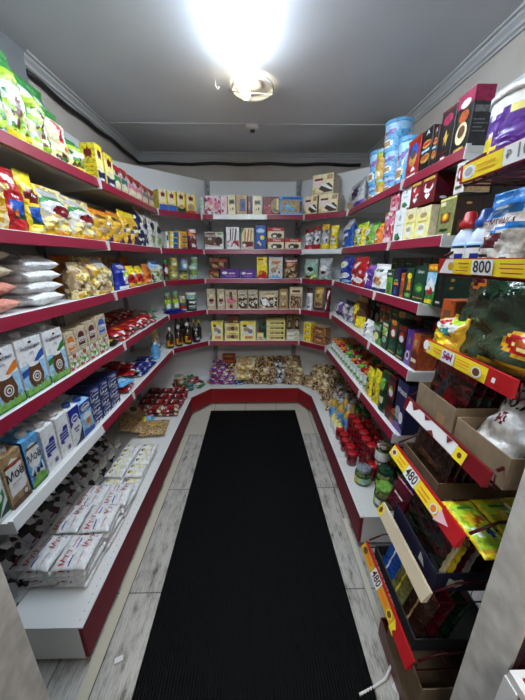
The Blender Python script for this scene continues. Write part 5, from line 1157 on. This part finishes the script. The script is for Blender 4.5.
# second rows, right shelves
for i in range(8):
    put('dark_teabag_box', 'R4', .78 + i * .085, .08, .2, 0, .13, ['red', 'red', 'dgreen', 'gold', 'dgreen', 'dred', 'dgreen', 'red'][i], 'tall')
for i in range(7):
    put('dark_teabag_box', 'R3', .86 + i * .085, .08, .19, 0, .13, ['dgreen', 'black', 'dgreen', 'maroon', 'dgreen', 'black', 'dgreen', 'dgreen'][i], 'tall')
put('lime_box', 'R4', 1.4, .13, .12, .0, .27)
put('landscape_bag', 'R3', 1.49, .16, .15, 0, .19, None, '', rz=math.pi / 2); 
for i in range(5): put('dark_teabag_box', 'R5', 1.0 + i * .1, .09, .2, 0, .24, ['dgreen', 'dred', 'dgreen', 'black', 'maroon'][i], 'tall rear')
# upper tier on the second right shelf
put('red_tin_box', 'R2', 1.12, .1, .11, .15, .02); put('red_tin_box', 'R2', 1.225, .11, .11, .15, .02, None, '', dp=.16)
put('white_leaf_box', 'R2', 1.0, .1, .1, .165, .03, None, 'upper'); put('pink_pattern_box', 'R2', .87, .1, .1, .172, .03, None, 'upper')
put('logo_white_box', 'R2', 1.44, .06, .105, .148, .02)
for i in range(3): put('brown_label_box', 'R2', 1.395, .07, .1, .148, .1 + i * .0 + .085 * i, None, ['front', 'middle', 'rear'][i] + ' upper')
for i in range(9): put(['orange_bag', 'vermicelli_bag', 'mustard_bag'][i % 3], 'L2', .3 + i * .185, .17, .2, 0, .17, None, 'rear', hidden=True, seed=i % 2)
for i in range(6): put(['cookie_bag', 'orange_soup_bag'][i % 2], 'L3', .7 + i * .19, .17, .2, 0, .19, None, 'rear', hidden=True, seed=i % 2)
for i in range(7): put('dark_teabag_box', 'R2', .9 + i * .085, .08, .22, 0, .14, ['dbrown', 'maroon'][i % 2], 'tall rear', hidden=True)
for i in range(5): put('dark_teabag_box', 'R4', .2 + i * .11, .1, .2, 0, .2, ['dbrown', 'dpurple', 'maroon'][i % 3], 'rear', hidden=True)
# rear fill so upper left shelves read as stocked
for i in range(6): put('green_snack', 'L1', .25 + i * .115, .11, .2, 0, .14, None, 'rear', tilt=R(-3), hidden=True)
for i in range(5): put('cowpot_carton', 'L4', .07 + i * .115, .1, .2, 0, .12, 'orange', 'rear', hidden=True)
for i in range(7): put('stripe_milk', 'L5', .03 + i * .085, .07, .19, 0, .11, None, 'rear', hidden=True)
for i in range(7): put('red_star', 'L1', 1.22 + i * .09, .08, .15, 0, .14, 'pink', 'rear', hidden=True)

# ------------------------------------------------------------------ wire display stand in front of the right rack
YEL = mat((250,206,30), .35); WIRE = mat((70,10,18), .4, .3)
st = empty('wire_display_stand', (.45, .42, 0)); tag(st, 'dark red wire display stand with yellow price strips beside the right jamb', 'display stand')
for x, y in ((.06, .008), (.3, .008)):
    MB().tube([(x, y, .0), (x, y, 1.86)], .008, WIRE).build('post', st)
DZ = .022
TI = [  # height, y start, y end, front x offset, tray depth, strip kind
 (1.655, .05, .29, .0, .3, 'A'), (1.465, .03, .31, .0, .3, 'B'), (1.265, .03, .305, .0, .3, 'C'), (1.075, .03, .35, .0, .3, 'D'), (.895, .05, .375, .0, .3, 'E'), (.64, .1, .395, .0, .3, 'F'), (.36, .1, .475, .0, .3, 'G')]
for z, a, b, fx, dp, kd in TI:
    z += DZ; tr = MB()
    for k in range(9): y = a + (b - a) * k / 8; tr.tube([(fx + .004, y, z + .01), (fx + .006, y, z - .02), (fx + dp, y, z - .02), (fx + dp, y, z + .06)], .0022, WIRE, 6)
    for x in (.01, .1, .2, .3): tr.tube([(fx + x, a, z - .022), (fx + x, b, z - .022)], .003, WIRE, 6)
    for y in (a, b): tr.tube([(fx + .004, y, z + .02), (fx + .06, y, z + .05), (fx + dp, y, z + .06)], .0035, WIRE, 6)
    tray = tr.build('wire_tray', st)
    tl = max(0, min(.022, (1.45 - z) * .035)); p = MB(); sl = mat('red', .3) if kd not in 'F' else mat((190,176,150), .4)
    if kd == 'D': sl = mat('dred', .3)
    p.prism([(fx - .004 - tl, z - .019), (fx - .007, z + .016), (fx - .0005, z + .016), (fx + .0025 - tl * .6, z - .019)], a, b, 'y', sl)
    L = b - a
    def s2(u, v, o): return (fx - .004 - tl * (1 - v) - .003 * v - .0004 - o, b - u * L, z - .017 + .031 * v)
    art = {'A': 'r .04 0 .5 1 yellow;e .12 .5 .08 .4 white;e .12 .5 .05 .25 lgrey;r .22 .3 .42 .36 orange;r .22 .6 .42 .66 orange;r .5 0 .92 1 white;t 100 .7 .5 .7 grey;t ₽ .55 .5 .4 grey',
           'B': 'r .1 0 1 1 yellow;p .02,0,.1,1,.2,1,.2,0 white;e .17 .5 .035 .3 dyellow;r .26 .7 .38 .76 red;r .28 .45 .38 .51 red;r .24 .2 .38 .26 red;r .42 .04 .62 .96 white;t 800 .52 .5 .75 dgrey;r .68 .7 .86 .76 red;r .68 .45 .86 .51 red;r .7 .2 .86 .26 red;e .94 .5 .04 .35 white;e .94 .5 .03 .26 dyellow',
           'C': 'r .04 0 .78 1 yellow;e .02 .6 .04 .4 white;e .08 .45 .03 .3 white;e .08 .45 .02 .2 dyellow;r .15 .65 .26 .72 orange;r .15 .4 .26 .47 orange;r .28 .05 .44 .95 white;t 501 .36 .5 .6 purple;r .31 .4 .41 .6 magenta;r .48 .7 .62 .76 orange;r .48 .5 .62 .56 orange;r .48 .3 .62 .36 orange;e .7 .5 .05 .36 white;e .7 .5 .035 .26 brown;r .85 .4 .88 .7 white',
           'D': 'r .06 .04 .72 .96 white;p .1,.96,.16,.5,.22,.96 dred;p .4,.04,.45,.4,.5,.04 dred;p .3,.96,.34,.6,.4,.96 dred;p .6,.96,.63,.5,.67,.96 dred;r .72 .05 .82 .95 yellow;e .77 .5 .02 .2 brown',
           'E': 'r 0 0 .78 1 yellow;e .06 .5 .04 .3 white;e .06 .5 .025 .2 brown;r .14 .6 .26 .7 orange;r .14 .3 .26 .4 orange;r .3 0 .48 1 white;t 480 .39 .5 .8 black;r .52 .6 .66 .7 orange;r .52 .3 .66 .4 orange;e .73 .5 .04 .36 white;e .73 .5 .028 .26 orange;p .78,0,.78,1,.9,.6,.84,.3 ppink',
           'F': 'r 0 0 .1 1 yellow;e .05 .5 .03 .3 brown',
           'G': 'r 0 0 .72 1 dyellow;e .07 .5 .04 .3 brown;r .12 .3 .24 .7 orange;r .28 0 .44 1 white;t 480 .36 .5 .8 black;r .46 .3 .6 .7 orange;e .66 .5 .04 .36 yellow;e .66 .5 .028 .24 brown;p .72,0,.72,1,.78,.6,.76,.2,.8,0 yellow'}[kd]
    put_art(p, parse(art), L, .031, s2); p.build('price_strip', tray)

def solo(o, name, label, cat, loc, rot=(0, 0, 0), group=None):
    o.name = name; o.location = loc; o.rotation_mode = 'XYZ'; o.rotation_euler = rot
    return tag(o, label, cat, group)
def mk(name, cat, label, shape, base, w, h, d, art, op, loc, rot=(0, 0, -math.pi / 2), sub=None, seed=3):
    r = make_root((name, cat, label, shape, base, d, art, op), w, h, d, sub, seed); loc = (loc[0], loc[1], loc[2] + DZ)
    return solo(r, name, label, cat, loc, rot)
HP = -math.pi / 2
# tier A: purple tub of corn snacks
mk('snack_tub', 'tub', 'large purple snack tub with a white lid above the top yellow price strip', 'tub', 'purple', .17, .14, .17,
   'r 0 .86 1 1 white;p 0,.86,.1,.74,.18,.86,.3,.7,.42,.86,.6,.8,.75,.86,.9,.75,1,.86,1,1,0,1 white;p .1,.2,.2,.5,.3,.5,.3,.1 yellow;e .25 .3 .1 .12 yellow;t Джинн .5 .62 .09 ppink;e .5 .76 .08 .05 lyellow;e .75 .4 .12 .08 lyellow;e .75 .4 .08 .05 dyellow;e .85 .6 .1 .1 dred;e .3 .55 .04 .03 white;e .55 .2 .03 .02 white', {'lid': 'white'}, (.57, .69, 1.66), (0, 0, HP + .5))
# tier B
def bottle(x, y, capc, label):
    r = empty('shampoo_bottle', (x, y, 1.47)); tag(r, label, 'bottle'); r.scale = (.82, .82, .84); r.rotation_euler = (0, 0, HP)
    MB().lathe([(.030, 0), (.033, .006), (.033, .085), (.028, .1), (.02, .112), (.018, .12)], mat((190,205,228), .2, coat=.4), 24).build('bottle_body', r)
    lb = MB(); lb.lathe([(.0336, .01 + .007 * i) for i in range(11)], mat('white'), 28, art=parse('r 0 .75 1 .95 sky;r .2 .8 .8 .9 navy;e .65 .5 .12 .1 cobalt;e .3 .4 .1 .08 lyellow;e .35 .2 .1 .08 red;r .55 .1 .8 .25 lblue;r 0 0 1 .06 mint')); lb.build('label_band', r)
    MB().lathe([(.021, .118), (.024, .121), (.024, .135), (.017, .142), (.015, .158), (.011, .162)], mat(capc, .3), 20).build('cap', r)
bottle(.50, .73, 'red', 'pale blue bottle with a red cap above the 800 price strip')
bottle(.505, .685, 'blue', 'pale blue bottle with a blue cap above the 800 price strip')
CA = 'p 0,.45,.12,.6,1,.6,1,1,0,1 azure;r 0 .55 1 1 azure;p 0,.6,.2,.72,1,.8,1,.6,.4,.5 azure;e .4 .8 .14 .03 white;p .08,.5,.1,.62,.95,.74,.95,.62 white;t КОМПАШКА .52 .63 .06 dred;p .06,.34,.35,.5,.75,.5,.55,.34,.15,.28 maroon;p .06,.34,.15,.28,.5,.32,.55,.34,.54,.29,.15,.23,.06,.29 white;p .06,.29,.15,.23,.5,.27,.5,.24,.15,.19,.06,.25 dbrown;p .1,.1,.5,.22,.7,.16,.4,.06 lgreen;r .7 .1 .82 .2 navy;e .3 .08 .05 .03 lgrey'
for i, y in enumerate((.635, .52)):
    mk('ice_cream_bag', 'ice cream bag', 'sky-blue dessert bag, fully in view right of the blue-capped bottle' if i == 0 else 'sky-blue dessert bag cut by the photo edge at the right', 'pouch', 'offwhite', .118 if i == 0 else .09, .165, .06, CA, {}, (.52, y, 1.448), seed=5 + i)
# tier C: the big olive-green bag, yellow bag below it
mk('coffee_bag', 'bag', 'very large glossy dark green bag hanging over the third price strip', 'pouch', (46,60,44), .34, .27, .12,
   'r 0 .9 1 1 olive;e .3 .85 .2 .05 dyellow;e .14 .62 .12 .06 orange;e .14 .62 .08 .035 dred;e .72 .22 .2 .1 dyellow;e .72 .22 .17 .08 red;e .72 .22 .12 .05 lyellow;r .62 .2 .82 .24 dorange;p .5,.7,1,.75,1,.8,.6,.78 dred;p .2,0,.6,.08,1,.02,1,0 dyellow;p .2,.45,.3,.6,.6,.66,.5,.5 dgreen', {'rough': .16}, (.53, .55, 1.262), (R(-8), 0, HP + .1))
mk('crisps_bag', 'bag', 'small yellow crisps bag behind the third price strip', 'pouch', 'dyellow', .13, .1, .06,
   'p 0,.6,.4,.9,.9,.8,.9,.6 offwhite;p .1,.7,.5,.85,.7,.75 red;e .5 .35 .3 .15 yellow;r .6 .8 .9 .95 lime;p .4,.55,.7,.7,.9,.5 teal', {'rough': .2}, (.485, .70, 1.25), (R(-6), R(0), HP - .2))
mk('gift_box', 'box', 'brown printed box at the far end of the third wire tray', 'box', 'dorange', .05, .13, .08, 'r .2 .2 .8 .8 brown;r .3 .5 .7 .6 cream', {'side': 'brown'}, (.53, .735, 1.25), (0, 0, HP))
# tier D: cardboard boxes, dark packs, white bag
CARD = noise_mat('cardboard', (124,106,84), (140,120,96), 30, .8)
def open_box(label, loc, L_, W_, H_, m_, rz=0, back=None, rx=0, art=None):
    loc = (loc[0], loc[1], loc[2] + DZ); o = empty('cardboard_box', loc, rz); o.rotation_euler = (rx, 0, rz); tag(o, label, 'box')
    t = .003
    MB().box(0, 0, 0, W_, L_, t, m_).box(0, 0, t, t, L_, H_, m_).box(W_ - t, 0, t, W_, L_, back or H_, m_).box(t, 0, t, W_ - t, t, H_, m_).box(t, L_ - t, t, W_ - t, L_, H_, m_).build('box_walls', o)
    if art: art(o)
    return o
def label_patch(o): MB().box(-.0008, .03, .02, -.0002, .06, .045, mat('tan')).build('paper_label', o)
open_box('open kraft cardboard box of dark sachets on the fourth wire tray', (.465, .6, 1.058), .16, .24, .085, CARD, 0, None, 0, label_patch)
open_box('open kraft cardboard box holding the white bag at the right jamb', (.465, .44, 1.058), .15, .24, .07, CARD)
for i in range(8):
    mk('seasoning_sachet', 'sachet', ['dark sachet with red edge', 'black glossy sachet', 'dark green sachet', 'brown sachet'][i % 4] + ', %s standing in the kraft box' % ['nearest the aisle', 'second from aisle', 'third from aisle', 'fourth from aisle', 'fifth from aisle', 'sixth from aisle', 'next to last', 'last'][i], 'pouch', ['darkred', 'dark', 'dark', 'dbrown'][i % 4], .15, .15, .016,
       'r 0 .9 1 1 %s;e .5 .5 .3 .2 %s;p .1,.1,.3,.1,.6,.9,.4,.9 dgrey' % (['dred', 'black', 'dgreen', 'olive'][i % 4], ['dred', 'dgrey', 'olive', 'brown'][i % 4]), {'rough': .18}, (.482 + i * .0265, .68 - .002 * i, 1.064), (R(-10), 0, HP), seed=i)
mk('sugar_bag', 'bag', 'crumpled white bag with black lettering in the box by the right jamb', 'pouch', 'white', .14, .2, .1,
   't Мо.Рріо .5 .62 .12 black;e .35 .42 .1 .07 dred;e .35 .42 .07 .05 white;e .35 .42 .04 .03 dred', {'rough': .35}, (.51, .51, 1.062), (R(-34), R(0), HP + .1))
# tier E
open_box('low dark cardboard box of chocolate sachets on the fifth wire tray', (.462, .60, .878), .18, .22, .05, noise_mat('dark_card', (84,66,48), (98,78,58), 30, .8))
for i in range(9):
    mk('chocolate_sachet', 'sachet', ['brown glossy chocolate sachet', 'dark red chocolate sachet', 'black chocolate sachet'][i % 3] + ', %s place from the fifth price strip' % ['first', 'second', 'third', 'fourth', 'fifth', 'sixth', 'seventh', 'eighth', 'ninth'][i], 'pouch', ['dbrown', 'darkred', 'dark'][i % 3], .17, .135, .015,
       'r 0 .88 1 1 %s;r .2 .4 .8 .5 %s' % (['brown', 'dred', 'black'][i % 3], ['brown', 'maroon', 'dgrey'][i % 3]), {'rough': .18}, (.478 + i * .022, .685, .884), (R(-9), 0, HP), seed=i)
LM = 'r .06 .12 .94 .9 lime;e .5 .6 .3 .1 yellow;e .3 .35 .14 .08 white;r .3 .78 .8 .86 green;e .72 .35 .12 .08 cobalt;p .4,.45,.7,.7,.9,.6 dorange;e .85 .14 .08 .04 lgreen;r .1 .04 .9 .09 dyellow'
for i in range(3):
    mk('jelly_packet', 'packet', 'lime yellow packet %s in the near half of the fifth wire tray' % ['closest to the aisle', 'in the middle', 'furthest from the aisle'][i], 'pillow', 'yellow', .075, .15, .02, LM, {'rough': .3}, (.50 + i * .076, .505, .882 + .004 * i), (0, R(0), HP + R(90)), seed=i)
# tier F: navy tray of long packs
nav = mat((24,24,52), .5)
def bird(o):
    w_ = mat('offwhite'); b = MB()
    b.add([(.03, -.0008, .02), (.06, -.0008, .016), (.085, -.0008, .03), (.07, -.0008, .045), (.05, -.0008, .04), (.035, -.0008, .05)], [(0, 1, 2, 3, 4, 5)], w_)
    b.build('animal_mark', o); b = MB()
    b.add([(-.0008, .05, .02), (-.0008, .08, .02), (-.0008, .075, .05), (-.0008, .06, .04)], [(3, 2, 1, 0)], w_)
    b.build('animal_mark', o)
    for i in range(4): MB().box(.14 + i * .014, -.0008, .016, .15 + i * .014, -.0003, .03, mat('grey')).build('printed_letter', o)
open_box('navy blue display box with white animal mark on the sixth wire tray', (.47, .545, .622), .24, .26, .065, nav, 0, None, 0, bird)
for i in range(11):
    c = ['dark', 'cream', 'yellow', 'maroon', 'offwhite', 'dark', 'darkred', 'olive', 'dark', 'dbrown', 'dark'][i]
    mk('stick_pack', 'packet', '%s flat packet, %s in the navy display box' % ({'dark': 'dark glossy', 'cream': 'cream', 'yellow': 'yellow', 'maroon': 'maroon', 'offwhite': 'off-white', 'darkred': 'dark red', 'olive': 'olive', 'dbrown': 'brown'}[c], ['first from the aisle', 'second from the aisle', 'third from the aisle', 'fourth from the aisle', 'fifth from the aisle', 'sixth from the aisle', 'seventh from the aisle', 'eighth from the aisle', 'ninth from the aisle', 'next to last', 'last'][i]),
       'pouch', c, .2, .13, .014, 'r 0 .9 1 1 %s;p .05,.1,.12,.1,.9,.8,.8,.85 %s' % (['maroon', 'white', 'lime', 'magenta', 'silver', 'dgrey', 'dred', 'lime', 'black', 'brown', 'dgrey'][i], ['dgrey', 'tan', 'dyellow', 'pink', 'grey', 'maroon', 'black', 'dgreen', 'dgrey', 'dorange', 'black'][i]), {'rough': .15},
       (.487 + i * .0215, .668, .632), (R(-14), 0, HP), seed=i)
for i in range(5):
    mk('shiny_packet', 'packet', ['maroon and pink glossy', 'blue glossy', 'dark glossy', 'green glossy', 'brown glossy'][i] + ' packet behind the white end of the sixth price strip', 'pouch', ['maroon', 'navy', 'darkred', 'dgreen', 'dbrown'][i], .09, .1, .016,
       'r 0 .92 1 1 %s;r .2 .5 .8 .54 %s' % (['pink', 'blue', 'maroon', 'lgreen', 'brown'][i], ['lpink', 'silver', 'dred', 'green', 'dgrey'][i]), {'rough': .15}, (.475 + i * .03, .80 - .01 * i, .645), (R(-20), 0, HP + .1), seed=i)
# tier G: grey plastic tray with blue, white and green packets; cardboard below
o = empty('plastic_tray', (.465, .56, .367)); tag(o, 'dark grey plastic tray on the lowest tier of the wire stand', 'tray')
MB().box(0, 0, 0, .25, .3, .004, mat('dgrey')).box(0, 0, .004, .004, .3, .05, mat('dgrey')).box(.246, 0, .004, .25, .3, .05, mat('dgrey')).box(.004, 0, .004, .246, .004, .05, mat('dgrey')).box(.004, .296, .004, .246, .3, .05, mat('dgrey')).build('tray_walls', o)
for i in range(9):
    mk('wafer_packet', 'packet', ['bright blue', 'cream printed', 'navy blue', 'olive green', 'silver striped', 'black', 'brown', 'dark red', 'dark green'][i] + ' packet standing in the dark plastic tray', 'pouch', ['blue', 'cream', 'navy', 'olive', 'silver', 'black', 'dbrown', 'maroon', 'dgreen'][i], .1, .16, .022,
       'r 0 .92 1 1 %s;r .42 .08 .5 .9 %s' % (['sky', 'tan', 'blue', 'lime', 'white', 'dgrey', 'brown', 'dred', 'black'][i], ['white', 'brown', 'cobalt', 'yellow', 'grey', 'dgrey', 'tan', 'black', 'olive'][i]), {'rough': .2}, (.49 + (i % 3) * .045, .79 - (i // 3) * .08, .352), (R(-16), 0, HP), seed=i)
open_box('cardboard box standing low behind the lowest price strip', (.47, .5, .12), .2, .25, .17, CARD)
o = empty('red_crate', (.50, .44, 0)); tag(o, 'dark red crate on the floor under the wire stand', 'crate')
MB().box(0, 0, .002, .28, .36, .02, mat('dred')).box(0, 0, .02, .008, .36, .1, mat('dred')).box(.008, 0, .02, .28, .008, .1, mat('dred')).box(.008, .352, .02, .28, .36, .1, mat('dred')).box(.272, .008, .02, .28, .352, .1, mat('dred')).build('crate_walls', o)

# ------------------------------------------------------------------ labels that single out each thing
ORDW = ['first', 'second', 'third', 'fourth', 'fifth', 'sixth', 'seventh', 'eighth', 'ninth', 'tenth', 'eleventh', 'twelfth']
CNT = {2: 'two', 3: 'three', 4: 'four', 5: 'five', 6: 'six', 7: 'seven', 8: 'eight', 9: 'nine', 10: 'ten', 11: 'eleven', 12: 'twelve'}
TONE = {'salmon': 'salmon pink', 'ppink': 'pale pink', 'offwhite': 'off-white', 'lyellow': 'pale yellow', 'lgreen': 'green', 'dred': 'dark red', 'dgreen': 'dark green', 'gold': 'amber'}
groups = {}
for g in GOODS:
    o, kind, k, key, t, q, hidden, zo = g
    desc = K[kind][2].replace('{k}', TONE.get(k, k or ''))
    if kind == 'mayo_sachet': desc = 'white sachet with %s print' % TONE.get(k, k)
    if q and not q.startswith(('in ', 'on', 'leaning', 'at', 'stacked', 'row', 'second', 'third')) and ' of ' not in q and ' at ' not in q: lead = q + ' ' + desc; tail = ''
    elif q: lead = desc; tail = q
    else: lead = desc; tail = ''
    p0, dr, nn, dk, LL = frame(key)
    dist = (Vector((o.location.x, o.location.y)) - p0).dot(nn)
    groups.setdefault((lead, tail, place_name(key), hidden), []).append((t, zo, o, kind, dist))
for (lead, tail, plc, hidden), L in groups.items():
    L.sort(key=lambda x: x[0]); n = len(L)
    cells = {}
    ds = sorted(x[4] for x in L); zs = sorted(set(round(x[1], 2) for x in L))
    for x in L:
        a = 'front' if x[4] <= ds[n // 3] else 'back' if x[4] > ds[(2 * n) // 3] else 'middle'
        b = 'bottom layer' if x[1] <= zs[0] + .012 else 'top layer' if x[1] >= zs[-1] - .05 and len(zs) > 1 else 'middle layer'
        cells.setdefault((a, b), []).append(x)
    where = {id(x[2]): (ab, j) for ab, xs in cells.items() for j, x in enumerate(xs)}
    for i, (t, zo, o, kind, dist) in enumerate(L):
        tag(o, None, K[kind][1])
        base = lead + (' ' + tail if tail else '')
        if n == 1: lab = '%s on the %s' % (base, plc)
        elif hidden or n > 12:
            (a, b), j = where[id(o)]
            lab = '%s, %s %s, %s from left, %s' % (base, a, b, ORDW[min(j, 11)], plc)
            if len(lab.split()) > 16: lab = '%s, %s, %s from left, %s' % (base, a, ORDW[min(i, 11)], plc)
        else: lab = '%s, %s of %s from the left, %s' % (base, ORDW[i], CNT[n], plc)
        wds = lab.split()
        if len(wds) > 16: lab = '%s, %s from left, %s' % (base, ORDW[i] if n > 1 else 'only', plc); wds = lab.split()
        if len(wds) > 16: lab = ' '.join(wds[:16])
        o['label'] = lab
        if n > 1: o['group'] = '%ss on the %s' % (K[kind][0].replace('_', ' '), plc)
